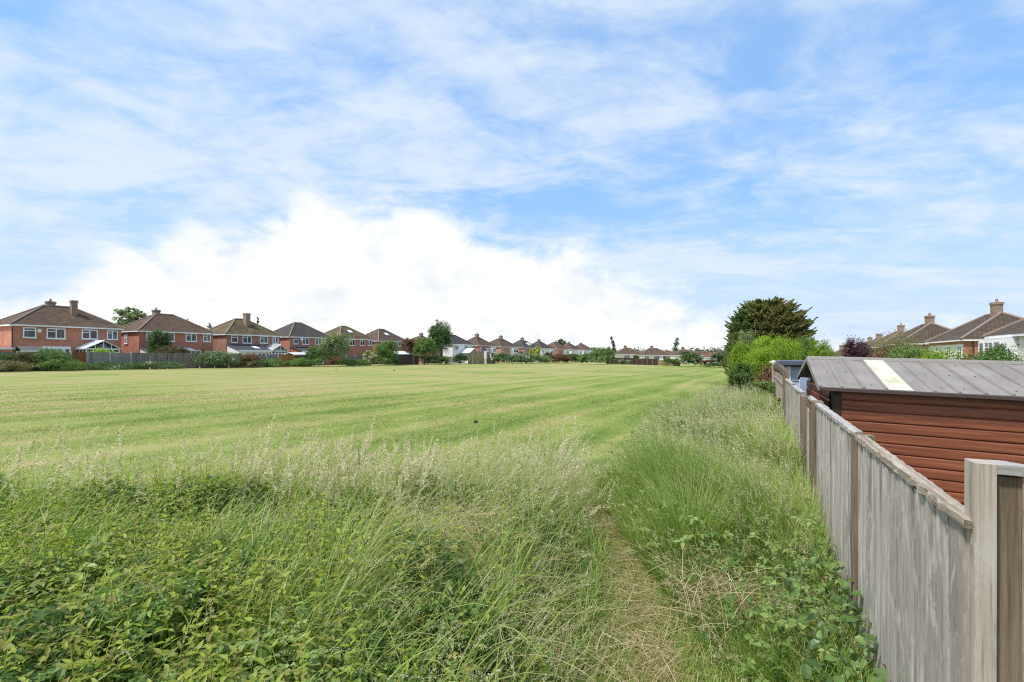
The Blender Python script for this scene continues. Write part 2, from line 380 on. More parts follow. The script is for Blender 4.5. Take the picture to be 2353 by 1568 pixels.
def field_color(t):
    """mown grass: stripes along the mowing direction, worn and dry patches, small tufts"""
    p = t.pos(); r = t.mapping(p, (1, 1, 1), (0, 0, -math.atan2(D[1], D[0])))       # x along the mowing direction, y across
    sep = t.n('ShaderNodeSeparateXYZ'); t.l(r, sep.inputs[0])
    wob = t.math('MULTIPLY', t.noise(t.mapping(r, (.06, .06, 1)), 1.0, 3), 3.0)
    across = t.math('ADD', sep.outputs[1], wob)
    st = t.math('SINE', t.math('MULTIPLY', across, 2.3))
    st2 = t.math('SINE', t.math('MULTIPLY', across, 5.1))
    longn = t.noise(t.mapping(r, (.12, 1.1, 1)), 1.0, 5, .6)
    long2 = t.noise(t.mapping(r, (.35, 4.5, 1)), 1.0, 4, .6)
    patch = t.noise(t.mapping(p, (.11, .11, 1)), 1.0, 4, .55)
    fine = t.noise(p, 3.2, 6, .7); fine2 = t.noise(p, 26, 3, .7)
    a = t.math('ADD', t.math('MULTIPLY', st, .07), t.math('MULTIPLY', st2, .045))
    a = t.math('ADD', a, t.math('MULTIPLY_ADD', longn, .45, -.22)); a = t.math('ADD', a, t.math('MULTIPLY_ADD', long2, .30, -.15))
    a = t.math('ADD', a, t.math('MULTIPLY_ADD', fine, .42, -.21)); a = t.math('ADD', a, t.math('MULTIPLY_ADD', fine2, .40, -.20))
    # drier to the left of the field, lusher along the right-hand side
    sx = t.n('ShaderNodeSeparateXYZ'); t.l(p, sx.inputs[0])
    lush = t.n('ShaderNodeMapRange'); t.l(t.math('SUBTRACT', sx.outputs[0], t.math('MULTIPLY', sx.outputs[1], .50)), lush.inputs[0])
    lush.inputs[1].default_value = -22; lush.inputs[2].default_value = 0; lush.inputs[3].default_value = .10; lush.inputs[4].default_value = -.10
    v = t.math('ADD', t.math('ADD', a, .5), lush.outputs[0])
    v = t.math('ADD', v, t.math('MULTIPLY_ADD', patch, .8, -.40))
    return t.ramp(v, [(.22, (.100, .158, .028)), (.40, (.165, .218, .048)), (.54, (.232, .260, .074)), (.67, (.295, .275, .108)), (.84, (.345, .278, .150))]), fine2, long2
def ground_mat():
    t = NT('field ground'); c, f, l2 = field_color(t)
    p = t.pos()
    soil = t.ramp(t.noise(p, 5, 6, .65), [(.3, (.035, .03, .018)), (.55, (.06, .055, .025)), (.75, (.085, .095, .03))])
    straw = t.ramp(t.noise(p, 14, 6, .7), [(.3, (.17, .12, .04)), (.5, (.30, .215, .08)), (.72, (.40, .29, .13))])
    # thin bare wheel lines
    k = t.ramp(t.noise(p, 1.3, 5, .7), [(.50, (0, 0, 0)), (.68, (1, 1, 1))])
    c = t.mix(t.math('MULTIPLY', k, t.ramp(l2, [(.50, (0, 0, 0)), (.64, (.8, .8, .8))])), c, (.15, .115, .055))
    c = t.mix(t.attr('soil'), c, soil); c = t.mix(t.math('MULTIPLY', t.attr('straw'), .85), c, straw)
    return t.done(t.principled(c, .95, .1, f, .5, .03))
n = 260; u = np.linspace(-1, 1, n); g = np.sinh(u * 8) / math.sinh(8) * 1800
GX, GY = np.meshgrid(g + 0.0, g + 4.0, indexing='ij')
near = sm(60, 10, np.hypot(GX, GY))
GZ = terrain(GX, GY) + near * .05 * (fbm(GX * 1.2, GY * 1.2, 3) - .5) - .02 * straw_mask(GX, GY)
idx = np.arange(n * n).reshape(n, n)
Q = np.stack([idx[:-1, :-1], idx[1:, :-1], idx[1:, 1:], idx[:-1, 1:]], -1)
me = mesh_quads('ground', np.stack([GX, GY, GZ], -1), Q, smooth=True)
for nm, a in (('soil', soil_mask(GX, GY)), ('straw', straw_mask(GX, GY))):
    at = me.attributes.new(nm, 'FLOAT', 'POINT'); at.data.foreach_set('value', a.astype(np.float32).ravel())
tag(link('ground', me, ground_mat()), kind='structure')

# ------------------------------------------------------------------ houses
def tube_along(mb, a, b, r, k=5): mb.tube([a, b], r, k)
def hip_roof(root, L, Dp, eave, ridge, mat, hipmat, fascia, over=.28, inset=None, thick=.16):
    """hipped roof with hip tiles and fascia; local x along the front, y away from it"""
    i = inset if inset is not None else min(L, Dp) / 2
    x0, x1, y0, y1 = -over, L + over, -over, Dp + over
    A = [(x0, y0, eave), (x1, y0, eave), (x1, y1, eave), (x0, y1, eave)]
    if L >= Dp: R0, R1 = (i, Dp / 2, ridge), (L - i, Dp / 2, ridge)
    else: R0, R1 = (L / 2, i, ridge), (L / 2, Dp - i, ridge)
    mb = MB()
    if L >= Dp:
        mb.poly([A[0], A[1], R1, R0]).poly([A[1], A[2], R1]).poly([A[2], A[3], R0, R1]).poly([A[3], A[0], R0])
    else:
        mb.poly([A[0], A[1], R0]).poly([A[1], A[2], R1, R0]).poly([A[2], A[3], R1]).poly([A[3], A[0], R0, R1])
    roof = mb.build('roof', mat, root)
    h = MB(); c4 = [(A[0], R0), (A[1], R1 if L >= Dp else R0), (A[2], R1), (A[3], R0 if L >= Dp else R1)]
    for a, b in c4: h.tube([(a[0], a[1], a[2] + .02), (b[0], b[1], b[2] + .02)], .11, 6)
    h.tube([(R0[0] - .1, R0[1], R0[2] + .02), (R1[0] + .1, R1[1], R1[2] + .02)] if L >= Dp else [(R0[0], R0[1] - .1, R0[2] + .02), (R1[0], R1[1] + .1, R1[2] + .02)], .11, 6)
    h.build('ridge_tiles', hipmat, roof)
    f = MB()                                            # soffit and fascia boards just below the tiles
    f.box(x0 + .02, x1 - .02, y0 + .02, y0 + .06, eave - thick, eave - .004).box(x0 + .02, x1 - .02, y1 - .06, y1 - .02, eave - thick, eave - .004)
    f.box(x0 + .02, x0 + .06, y0 + .063, y1 - .063, eave - thick, eave - .004).box(x1 - .06, x1 - .02, y0 + .063, y1 - .063, eave - thick, eave - .004)
    f.box(x0 + .063, x1 - .063, y0 + .063, y1 - .063, eave - thick + .01, eave - thick + .03)
    f.build('fascia', fascia, root)
    return roof
def chimney(roof, x, y, z0, h, w=.75, d=.55, pots=1, mat=None, flash=False):
    mb = MB(); mb.box(x - w / 2, x + w / 2, y - d / 2, y + d / 2, z0 - 1.0, z0 + h)
    mb.box(x - w / 2 - .06, x + w / 2 + .06, y - d / 2 - .06, y + d / 2 + .06, z0 + h - .22, z0 + h - .05)
    ch = mb.build('chimney', mat or M['brick_chimney'], roof)
    if pots:
        p = MB()
        for k in range(pots):
            xx = x + (k - (pots - 1) / 2) * .32
            p.tube([(xx, y, z0 + h - .02), (xx, y, z0 + h + .32)], [.12, .10], 8)
        p.build('chimney_pot', M['pot'], roof)
    return ch
def window(root, face, a0, a1, z0, z1, split=2, trans=True, Dp=8, L=10, mat=None):
    """upvc window proud of the wall; face: 'f' front (y=0), 'l' x=0 end, 'r' x=L end"""
    def P(a, dep, z):
        if face == 'f': return (a, -dep, z)
        if face == 'l': return (-dep, a, z)
        return (L + dep, a, z)
    def bx(mb, a, b, d0, d1, zz0, zz1):
        q = [P(a, d0, zz0), P(b, d1, zz1)]
        mb.box(min(q[0][0], q[1][0]), max(q[0][0], q[1][0]), min(q[0][1], q[1][1]), max(q[0][1], q[1][1]), zz0, zz1)
    fr = MB(); t = .10
    bx(fr, a0, a1, .0, .05, z0, z0 + t); bx(fr, a0, a1, .0, .05, z1 - t, z1)
    bx(fr, a0, a0 + t, .0, .048, z0 + t, z1 - t); bx(fr, a1 - t, a1, .0, .048, z0 + t, z1 - t)
    for k in range(1, split):
        c = a0 + (a1 - a0) * k / split; bx(fr, c - .05, c + .05, .0, .047, z0 + t, z1 - t)
    if trans:
        zt = z0 + (z1 - z0) * .70
        for k in range(split):
            if k % 2 == (split > 2): bx(fr, a0 + (a1 - a0) * k / split + t, a0 + (a1 - a0) * (k + 1) / split - t, .0, .046, zt - .035, zt + .035)
    bx(fr, a0 - .06, a1 + .06, .0, .09, z0 - .055, z0 - .002)
    w = fr.build('window', mat or M['upvc'], root)
    g = MB(); bx(g, a0 + .03, a1 - .03, .004, .018, z0 + .03, z1 - .03); g.build('pane', M['glass'], w)
    return w
def house(name, label, o, rz, L, Dp, eave, ridge, wall, roof, hip='hip_tile', fascia='upvc', base=0.0, wins=(), chims=(), inset=None, group=None, cat='house', extra=None, low=0.0):
    root = tag(empty(name, (o[0], o[1], base), rz), label, cat, group)
    mb = MB(); mb.box(0, L, 0, Dp, -.6 - low, eave - .14); mb.build('wall', M[wall], root)
    r = hip_roof(root, L, Dp, eave, ridge, M[roof], M[hip], M[fascia], inset=inset)
    for c in chims: chimney(r, *c)
    for w_ in wins: window(root, *w_, Dp=Dp, L=L)
    if extra: extra(root, r, L, Dp)
    return root
def ptile(root, pts, name, mat, thick=.05):
    """a sloping sheet with thickness from four corners"""
    p = [Vector(q) for q in pts]; nrm = (p[1] - p[0]).cross(p[3] - p[0]).normalized()
    if nrm.z < 0: nrm = -nrm
    mb = MB(); mb.hexa([q - nrm * thick for q in p] + p); return mb.build(name, mat, root)
def pipe(root, x, y, z0, z1, mat='gutter_dark'):
    MB().tube([(x, y, z0), (x, y, z1)], .05, 6).build('drainpipe', M[mat], root)

AROW = math.atan2(D[1], D[0]); GL = 'red brick semis along the far side of the field'
def at_row(t): p = H0 + D * t; return (float(p[0]), float(p[1]))
def up(L, k=.97):
    """the four upper windows of a semi pair"""
    f = L / 9.6
    return [('f', .8 * f, 1.85 * f, 3.6, 4.72, 1), ('f', 2.7 * f, 4.3 * f, 3.55, 4.72, 2), ('f', 5.75 * f, 7.25 * f, 3.6, 4.72, 2), ('f', 8.15 * f, 9.25 * f, 3.62, 4.72, 2)]
def conservatory(root, x0, x1, dep, ze, zr, stripes=False):
    xm = (x0 + x1) / 2
    w = MB()
    w.box(x0, x1, -dep, -.004, -.5, .6)
    for k in range(6):
        xx = x0 + (x1 - x0) * k / 5; w.box(xx - .045, xx + .045, -dep - .004, -dep + .08, .6, ze)
    for k in range(1, 4):
        yy = -dep * k / 3.2; w.box(x0 - .003, x0 + .08, yy - .04, yy + .04, .6, ze); w.box(x1 - .08, x1 + .003, yy - .04, yy + .04, .6, ze)
    w.box(x0 - .05, x1 + .05, -dep - .05, -dep + .1, ze - .09, ze + .05)
    w.box(x0 - .05, x0 + .1, -dep + .103, -.01, ze - .09, ze + .05); w.box(x1 - .1, x1 + .05, -dep + .103, -.01, ze - .09, ze + .05)
    w.box(x0, x1, -dep, -dep + .06, ze - .45, ze - .38)
    c = w.build('conservatory', M['upvc'], root)
    g = MB(); g.box(x0 + .03, x1 - .03, -dep + .03, -dep + .045, .6, ze - .1); g.box(x0 + .03, x0 + .045, -dep + .05, -.02, .6, ze - .1); g.box(x1 - .045, x1 - .03, -dep + .05, -.02, .6, ze - .1)
    g.poly([(x0 + .25, -dep - .02, ze + .06), (x1 - .25, -dep - .02, ze + .06), (xm, -dep - .02, zr - .22)])
    g.build('pane', M['glass'], c)
    sl = MB(); e = .18
    for sgn, xe in ((-1, x0 - .12), (1, x1 + .12)):
        a = [(xe, -dep - e, ze + .02), (xm, -dep - e, zr), (xm, -.01, zr), (xe, -.01, ze + .02)]
        sl.poly(a if sgn > 0 else a[::-1]); sl.poly([(p[0], p[1], p[2] - .05) for p in a])
    sl.build('sheet_roof', M['polycarb'], c)
    b = MB()                                     # white bars, ridge and finial
    for k in range(6):
        yy = -dep - e + (dep + e - .03) * k / 5
        for xe in (x0 - .12, x1 + .12): b.tube([(xe, yy, ze + .04), (xm, yy, zr + .02)], .045, 4)
    b.tube([(xm, -dep - e - .02, zr + .04), (xm, -.02, zr + .04)], .07, 5); b.tube([(xm, -dep - e, zr), (xm, -dep - e, zr + .35)], [.05, .02], 5)
    for f in (-.5, 0, .5):
        xx = xm + f * (x1 - x0) / 2; b.tube([(xx, -dep - .05, ze), (xx, -dep - .05, ze + (zr - ze) * (1 - abs(f)))], .04, 4)
    b.build('roof_bars', M['upvc'], c)
    if stripes:
        s = MB()
        for k in range(5):
            f0 = (k + .15) / 5; f1 = (k + .62) / 5
            for xe in (x0 - .12,):
                y0, y1 = -dep - e + (dep + e) * f0, -dep - e + (dep + e) * f1
                s.poly([(xe, y0, ze + .035), (xm, y0, zr + .015), (xm, y1, zr + .015), (xe, y1, ze + .035)])
        s.build('dark_sheet', M['felt'], c)
def leanto(root, x0, x1, dep, zt, ze, wall, skylight=True):
    w = MB(); w.box(x0, x1, -dep, -.004, -.5, ze - .12)
    for xx in (x0, x1 - .1): w.hexa([(xx, -dep, ze - .12), (xx + .1, -dep, ze - .12), (xx + .1, -.006, ze - .12), (xx, -.006, ze - .12), (xx, -dep, ze - .06), (xx + .1, -dep, ze - .06), (xx + .1, -.006, zt - .08), (xx, -.006, zt - .08)])
    a = w.build('extension', M[wall], root)
    ptile(a, [(x0 - .15, -dep - .2, ze), (x1 + .15, -dep - .2, ze), (x1 + .15, -.01, zt), (x0 - .15, -.01, zt)], 'roof', M['felt'])
    f = MB(); f.box(x0 - .16, x1 + .16, -dep - .25, -dep - .21, ze - .2, ze + .02); f.build('fascia', M['upvc'], a)
    if skylight:
        m = x0 + (x1 - x0) * .62; k = (zt - ze) / (dep + .2)
        q = lambda x, y, o: (x, y, ze + (y + dep + .2) * k + o)
        ptile(a, [q(m, -dep * .75, .05), q(m + .8, -dep * .75, .05), q(m + .8, -dep * .35, .05), q(m, -dep * .35, .05)], 'skylight', M['polycarb'], .04)
    m = x1 - (x1 - x0) * .42; g = MB()
    g.box(m, x1 - .2, -dep - .04, -dep + .0, .2, 2.15); d = g.build('door', M['upvc'], a)
    g = MB()
    for k in range(3):
        s0 = m + .12 + (x1 - .3 - m) * k / 3; g.box(s0, s0 + (x1 - .3 - m) / 3 - .14, -dep - .055, -dep - .045, .5, 2.0)
    g.build('pane', M['glass'], d)
def satellite(root, x, z):
    mb = MB(); c = Vector((x, -.32, z)); ring = []
    for k in range(12):
        a = 2 * math.pi * k / 12; ring.append((x + .28 * math.cos(a), -.36 + .06 * math.sin(a), z + .3 * math.sin(a)))
    for k in range(12): mb.poly([(x, -.22, z), ring[k], ring[(k + 1) % 12]])
    mb.tube([(x, -.02, z - .1), (x, -.25, z)], .025, 5); mb.build('satellite_dish', M['white_paint'], root)

def x1_(root, r, L, Dp):
    w = MB(); w.box(2.35, 4.75, -.05, -.004, .25, 2.7); d = w.build('patio_door', M['upvc'], root)
    g = MB()
    for a, b, z0 in ((2.5, 2.85, .9), (3.1, 3.5, .5), (3.6, 4.0, .5), (4.3, 4.6, .9)): g.box(a, b, -.065, -.054, z0, 2.4)
    g.build('pane', M['glass'], d)
    window(root, 'f', .6, 1.9, 1.4, 2.65, 2, True, Dp, L)
    conservatory(root, 5.25, 8.3, 2.7, 2.45, 3.35)
    MB().box(-3.6, -.3, -1.5, 4.5, -.5, 2.3).build('garage', M['brick_orange'], root)
    MB().box(-3.7, -.25, -1.65, 4.6, 2.304, 2.5).build('garage_roof', M['white_paint'], root)
    MB().box(1.95, 2.25, -.11, -.004, 4.2, 4.6).build('meter_cupboard', M['white_paint'], root)
    fl = MB(); fl.box(5.42, 6.18, 1.84, 1.88, 6.2, 6.3); fl.box(5.42, 5.5, 1.883, 2.5, 6.22, 6.32); fl.box(6.1, 6.18, 1.883, 2.5, 6.22, 6.32); fl.build('flashing', M['lead'], root)
    pipe(root, -.05, -.1, 0, 4.7, 'gutter_dark')
def x2_(root, r, L, Dp):
    window(root, 'f', 5.5, 7.4, 1.0, 2.4, 3, False, Dp, L); window(root, 'f', 8.0, 8.9, .4, 2.35, 2, False, Dp, L)
    leanto(root, .1, 2.6, 1.6, 2.75, 2.3, 'render_white', False)
    ptile(root, [(4.2, -1.0, 2.45), (6.1, -1.0, 2.45), (6.1, -.01, 2.75), (4.2, -.01, 2.75)], 'porch_roof', M['white_paint'])
    ptile(root, [(7.6, -.9, 2.5), (9.1, -.9, 2.5), (9.1, -.01, 2.6), (7.6, -.01, 2.6)], 'canopy', M['pot'])
def x3_(root, r, L, Dp):
    leanto(root, .1, 5.0, 2.9, 3.35, 2.45, 'render_white'); conservatory(root, 5.5, 8.2, 2.6, 2.4, 3.3, True)
def x4_(root, r, L, Dp):
    leanto(root, .1, 4.6, 2.9, 3.1, 2.4, 'brick_red'); satellite(root, 2.0, 4.5)
bz = lambda t: float(terrain(*(H0 + D * t))) + .02
house('brick_house', 'nearest brick house of the long row, with a tall chimney and white conservatory', at_row(0), AROW, 9.6, 7.0, 5.0, 7.45, 'brick_orange', 'tile_brown', base=0, wins=up(9.6) + [('r', 2.2, 2.9, 3.5, 4.6, 1), ('l', 4.6, 5.4, 3.4, 4.6, 1)], chims=[(4.25, 3.9, 7.4, .62, .75, .6, 1), (5.8, 2.2, 6.35, 1.85, .55, .55, 0)], group=GL, extra=x1_)
house('brick_house', 'second brick house of the long row, dark shrub in front, stub chimney on its ridge', at_row(11.5), AROW, 9.1, 7.0, 4.85, 7.35, 'brick_red', 'tile_brown', base=0, wins=up(9.1) + [('l', 3.0, 3.8, 3.2, 4.4, 1)], chims=[(3.7, 3.9, 7.3, .65, .75, .6, 1)], group=GL, extra=x2_)
house('brick_house', 'third brick house of the long row with mossy roof, dark lean-to and striped conservatory roof', at_row(22.5), AROW, 8.7, 7.0, 4.85, 7.4, 'brick_brown', 'tile_mossy', base=0, wins=up(8.7), chims=[(4.5, 2.2, 6.7, 1.6, .7, .8, 0)], group=GL, extra=x3_)
house('brick_house', 'fourth brick house of the long row with a dark grey roof and no chimney', at_row(33.0), AROW, 8.4, 7.0, 4.85, 7.45, 'brick_orange', 'tile_grey', base=0, wins=up(8.4), group=GL, extra=x4_)
house('brick_house', 'fifth brick house of the long row, half hidden by a pale bushy tree, roof window', at_row(43.4), AROW, 8.3, 7.0, 4.85, 7.4, 'brick_red', 'tile_mossy', base=0, wins=up(8.3), group=GL,
      extra=lambda root, r, L, Dp: ptile(r, [(3.6, 1.3, 6.15), (4.5, 1.3, 6.15), (4.5, 2.1, 6.65), (3.6, 2.1, 6.65)], 'roof_window', M['polycarb'], .05))
house('brick_house', 'sixth brick house of the long row behind cream flowering shrubs, red brown roof', at_row(53.4), AROW, 8.6, 7.0, 4.7, 7.3, 'brick_brown', 'tile_mauve', base=0, wins=up(8.6), group=GL,
      extra=lambda root, r, L, Dp: ptile(r, [(3.6, 1.3, 6.0), (4.5, 1.3, 6.0), (4.5, 2.1, 6.5), (3.6, 2.1, 6.5)], 'roof_window', M['polycarb'], .05))
house('brick_house', 'low roofed house mostly hidden behind the red brown tree', at_row(67), AROW, 8, 7.0, 4.4, 6.5, 'brick_brown', 'tile_brown', base=-.2, wins=up(8), chims=[(4.2, 3.6, 6.4, .8, .7, .6, 1)], group=GL)
def bay(x0, x1, wall, z0=.3, z1=4.3, dep=.9, glassrows=((.9, 2.1), (3.0, 4.0))):
    def f(root, r, L, Dp):
        mb = MB(); pts = [(x0, 0), (x0 + .5, -dep), (x1 - .5, -dep), (x1, 0)]
        mb.hexa([(p[0], p[1], z0 - 1) for p in pts] + [(p[0], p[1], z1) for p in pts]); b = mb.build('bay', M[wall], root)
        for za, zb in glassrows:
            window(b, 'f', x0 + .5, x1 - .5, za, zb, 3, True, Dp, L).location = (0, -dep, 0)
    return f
def chain(*fs):
    def f(*a):
        for g in fs: g(*a)
    return f
GB = 'bay fronted semis at the far end of the row'
up2 = [('f', .5, 1.6, 3.2, 4.3, 2), ('l', 2.2, 3.2, 3.2, 4.2, 2)]
def semi(label, t, L, wall, roof, base, chims, ex=None, wins=up2, ridge=7.2, eave=4.75, hip='hip_dark', wall2='render_white'):
    house('bay_house', label, at_row(t), AROW, L, 6.6, eave, ridge, wall, roof, hip, 'upvc', base, wins, chims, group=GB, extra=ex)
def cons8(root, r, L, Dp): conservatory(root, 3.0, 7.0, 3.0, 2.5, 3.6)
semi('grey roofed white rendered house showing beside the tall leafy tree', 79.0, 9.0, 'render_white', 'tile_grey', -.2, [], cons8, [('f', .6, 2.6, 3.2, 4.4, 3), ('f', 5.2, 7.0, 3.1, 4.4, 3), ('f', 7.7, 8.6, 3.2, 4.4, 2)])
semi('red brick house with a grey bay and mauve roof right of the white one', 91.0, 8.6, 'brick_red', 'tile_mauve', -.35, [(4.3, 3.3, 7.1, 1.0, 1.0, .8, 2)], chain(bay(2.6, 5.2, 'render_grey'), bay(5.6, 8.2, 'render_white')))
semi('pale pinkish brick house with one ridge chimney, second right of the white house', 103.5, 10.0, 'brick_pink', 'tile_mauve', -.45, [(5.4, 3.3, 7.1, 1.0, 1.0, .8, 2)], bay(5.4, 9.4, 'render_white'))
semi('grey roofed house with two small white roof dormers', 118.0, 11.0, 'brick_pink', 'tile_grey', -.55, [(5.2, 3.3, 7.1, 1.0, 1.0, .8, 2)],
     chain(bay(6.0, 10.0, 'render_white'), lambda root, r, L, Dp: [tag(MB().box(xx, xx + .7, .9, 2.3, 5.5, 6.5).build('dormer', M['upvc'], r)) for xx in (5.4, 6.6)]))
semi('dark pyramid roofed house with white bay behind the bright yellow shrub', 131.5, 9.6, 'render_white', 'tile_grey', -.6, [(4.8, 3.3, 7.0, 1.0, .9, .8, 2)], bay(5.4, 9.0, 'render_white'))
semi('red brown pyramid roofed house with an orange brick end and no chimney', 145.0, 11.0, 'brick_orange', 'tile_red', -.65, [], bay(6.0, 10.0, 'render_white'), hip='hip_tile')
semi('small brown roofed house, last but one before the big field bush', 160.0, 10.0, 'render_white', 'tile_mauve', -.7, [(5.0, 3.3, 7.0, .9, .9, .8, 1)], bay(5.6, 9.0, 'render_white'))
semi('last house of the row, red brown roof meeting the big field bush', 174.0, 11.5, 'render_white', 'tile_red', -.7, [(5.0, 3.3, 7.0, .9, .9, .8, 1)], bay(5.6, 9.0, 'render_white'))

# cross row beyond the far hedge
GF = 'bungalows beyond the far end of the field'
def bung(label, x0, x1, yr, ye, Z, wall, roof, wins, chims=(), rz=0.0, extra=None):
    X0, X1 = px(x0, Z), px(x1, Z); L = X1 - X0; b = -1.3; r = pz(yr, Z + 3.5) - b; e = pz(ye, Z) - b
    house('bungalow', label, (X0, Z), rz, L, 7.5, e, r, wall, roof, 'hip_tile', 'upvc', b, wins(L, e), [(c * L, 3.6, r - .1, .9, .9, .7, 2) for c in chims], group=GF, inset=min(3.6, L / 2 - .6), extra=extra)
def catslide(x0, x1, ze, zl, mat):
    return lambda root, r, L, Dp: ptile(root, [(x0, -2.5, zl), (x1, -2.5, zl), (x1 - .6, .2, ze), (x0 - .2, .2, ze)], 'porch_roof', M[mat], .1)
bung('dark roofed bungalow with white walls right of the big field bush', 1417, 1476, 800, 814.5, 170, 'render_cream', 'tile_brown', lambda L, e: [('f', L * .28, L * .5, e - 1.6, e - .35, 3), ('f', L * .62, L * .85, e - 1.6, e - .35, 3)], (.42,))
bung('cream bungalow with the widest mauve roof behind dark fence panels', 1474, 1541, 801, 816, 165, 'render_cream', 'tile_mauve', lambda L, e: [('f', L * .10, L * .25, e - 1.7, e - .35, 2), ('f', L * .42, L * .62, e - 1.7, e - .35, 3), ('f', L * .72, L * .84, e - 1.7, e - .35, 1)], (.45,), 0, catslide(8, 11, 2.6, 1.2, 'tile_red'))
bung('cream bungalow with one dark window behind the rounded hedge', 1549, 1612, 804, 816.5, 160, 'render_cream', 'tile_mauve', lambda L, e: [('f', L * .22, L * .37, e - 1.6, e - .3, 2), ('f', L * .55, L * .7, e - 1.6, e - .3, 2)], (.45,), 0, catslide(7, 9.5, 2.6, 1.2, 'tile_red'))
bung('bungalow with a roof window beside the tall cypress', 1632, 1690, 810, 821.5, 150, 'render_white', 'tile_red', lambda L, e: [('f', L * .15, L * .35, e - 1.5, e - .3, 2)], (.55,))
for lab, x0, x1, yr, ye, Z in (('distant roof showing between the two widest bungalow roofs', 1378, 1432, 806, 815, 205), ('distant red brown roof just behind the gap left of the third bungalow', 1500, 1566, 807, 817, 200), ('distant low roof between the third and last bungalows', 1590, 1650, 808, 817, 200)):
    bung(lab, x0, x1, yr, ye, Z, 'render_cream', 'tile_red', lambda L, e: [])

# right-hand row
GR = 'houses behind the gardens by the shed'
ARR = AROW + math.pi
def rhouse(label, ridge_end, Zr, yr, base, L, Dp, roof, wall, chim, wins=(), eh=None, ex=None):
    """placed by its nearer ridge end; local x runs towards the camera, y away from the field"""
    X = px(ridge_end, Zr); h = Dp / 2
    near = np.array([X, Zr]) + D * -h * 1.0 - N * h
    o = near + D * (-0.0) + D * L * 1.0
    r = pz(yr, Zr) - base; e = eh if eh else r - 2.45
    house('hipped_house', label, (float(o[0]), float(o[1])), ARR, L, Dp, e, r, wall, roof, 'hip_tile', 'upvc', base, wins, [(L - h - c[0], Dp / 2, r - .05, c[1], c[2], c[3], c[4]) for c in chim], group=GR, extra=ex, low=2.5)
def rx1(root, r, L, Dp):
    MB().box(.05, L - .05, -.012, -.002, -3, 4.6).build('rendered_panel', M['render_cream'], root)
    pipe(root, L + .08, .6, -2, 4.8, 'gutter_dark')
rhouse('hipped brown roofed house with a broad brick chimney above the shed roof', 2301, 43.4, 719, -1.9, 10.8, 7.0, 'tile_dull', 'brick_orange', [(1.1, 1.1, .6, .72, 1)], [('r', 1.2, 2.0, 3.4, 4.7, 1), ('f', 9.2, 10.4, 2.6, 4.5, 2), ('f', 6.2, 7.4, 3.2, 4.5, 2)], ex=rx1)
rhouse('hipped house directly left of the broad chimney house, its stack with two pots', 2140, 57.5, 743, -1.8, 11.5, 7.0, 'tile_dull', 'brick_orange', [(.8, 1.0, .6, .8, 2)])
rhouse('hipped house with a mossy roof behind the small leaved garden tree', 2072, 75.0, 761, -1.7, 12, 7.0, 'tile_mossy', 'brick_brown', [(.7, 1.0, .6, .8, 1)])
rhouse('distant hipped house with a pale stack beside the purple tree', 2020, 100, 779, -1.6, 12, 7.0, 'tile_mauve', 'brick_brown', [(.3, 1.1, .8, .9, 0)])
rhouse('distant hipped house just above the purple tree', 1999, 121, 785, -1.6, 12, 7.0, 'tile_mauve', 'brick_brown', [(.3, 1.1, .8, .9, 1)])
rhouse('farthest white gabled house left of the purple tree', 1936, 150, 801, -1.5, 9, 6.5, 'tile_mauve', 'render_white', [(.3, 1.1, 1.2, 1.6, 1)])
def rx0(root, r, L, Dp):
    b = MB(); b.box(.5, 4.2, -.75, -.004, -3, 4.55); bb = b.build('bay', M['white_paint'], root)
    for a0, a1, s in ((.6, 1.5, 1), (1.6, 3.0, 2), (3.1, 4.1, 1)): window(bb, 'f', a0, a1, 3.0, 4.35, s, s == 2, Dp, L).location = (0, -.75, 0)
    window(root, 'l', .6, 1.6, 3.0, 4.4, 2, True, Dp, L)
o0 = np.array([32.6, 32.6])
house('bay_house', 'cream walled house with wide white bay windows at the edge of view', (float(o0[0]), float(o0[1])), ARR, 11, 7.5, 4.75, 7.4, 'render_cream', 'tile_dull', 'hip_tile', 'upvc', -1.75, [], [], group=GR, extra=rx0, low=2.5)
# ------------------------------------------------------------------ foliage
def unit(n, rng):
    v = rng.normal(size=(n, 3)); return v / np.linalg.norm(v, axis=1, keepdims=True)
def norm(v): return v / np.maximum(np.linalg.norm(v, axis=-1, keepdims=True), 1e-9)
def leaves(acc, P, O, size, rng, tint, hue=None, aspect=.55, updir=.35, fold=.25):
    """one folded two-quad leaf per point P facing roughly O"""
    n = len(P); s = size * rng.uniform(.6, 1.3, n)[:, None]
    nr = norm(O * .7 + np.array([0, 0, updir]) + rng.normal(size=(n, 3)) * .55)
    tg = norm(np.cross(nr, rng.normal(size=(n, 3)))); bt = np.cross(nr, tg)
    a = P - tg * s * .5; m = P + nr * s * 0; b = P + tg * s * .5 - nr * s * .12
    l = m + bt * s * aspect * .5 + nr * s * fold * .3; r = m - bt * s * aspect * .5 + nr * s * fold * .3
    V = np.stack([a, r, b, l], 1)
    Q = np.arange(n * 4).reshape(n, 4)
    acc.add(V, Q, np.repeat(tint, 4), None if hue is None else np.repeat(hue, 4))
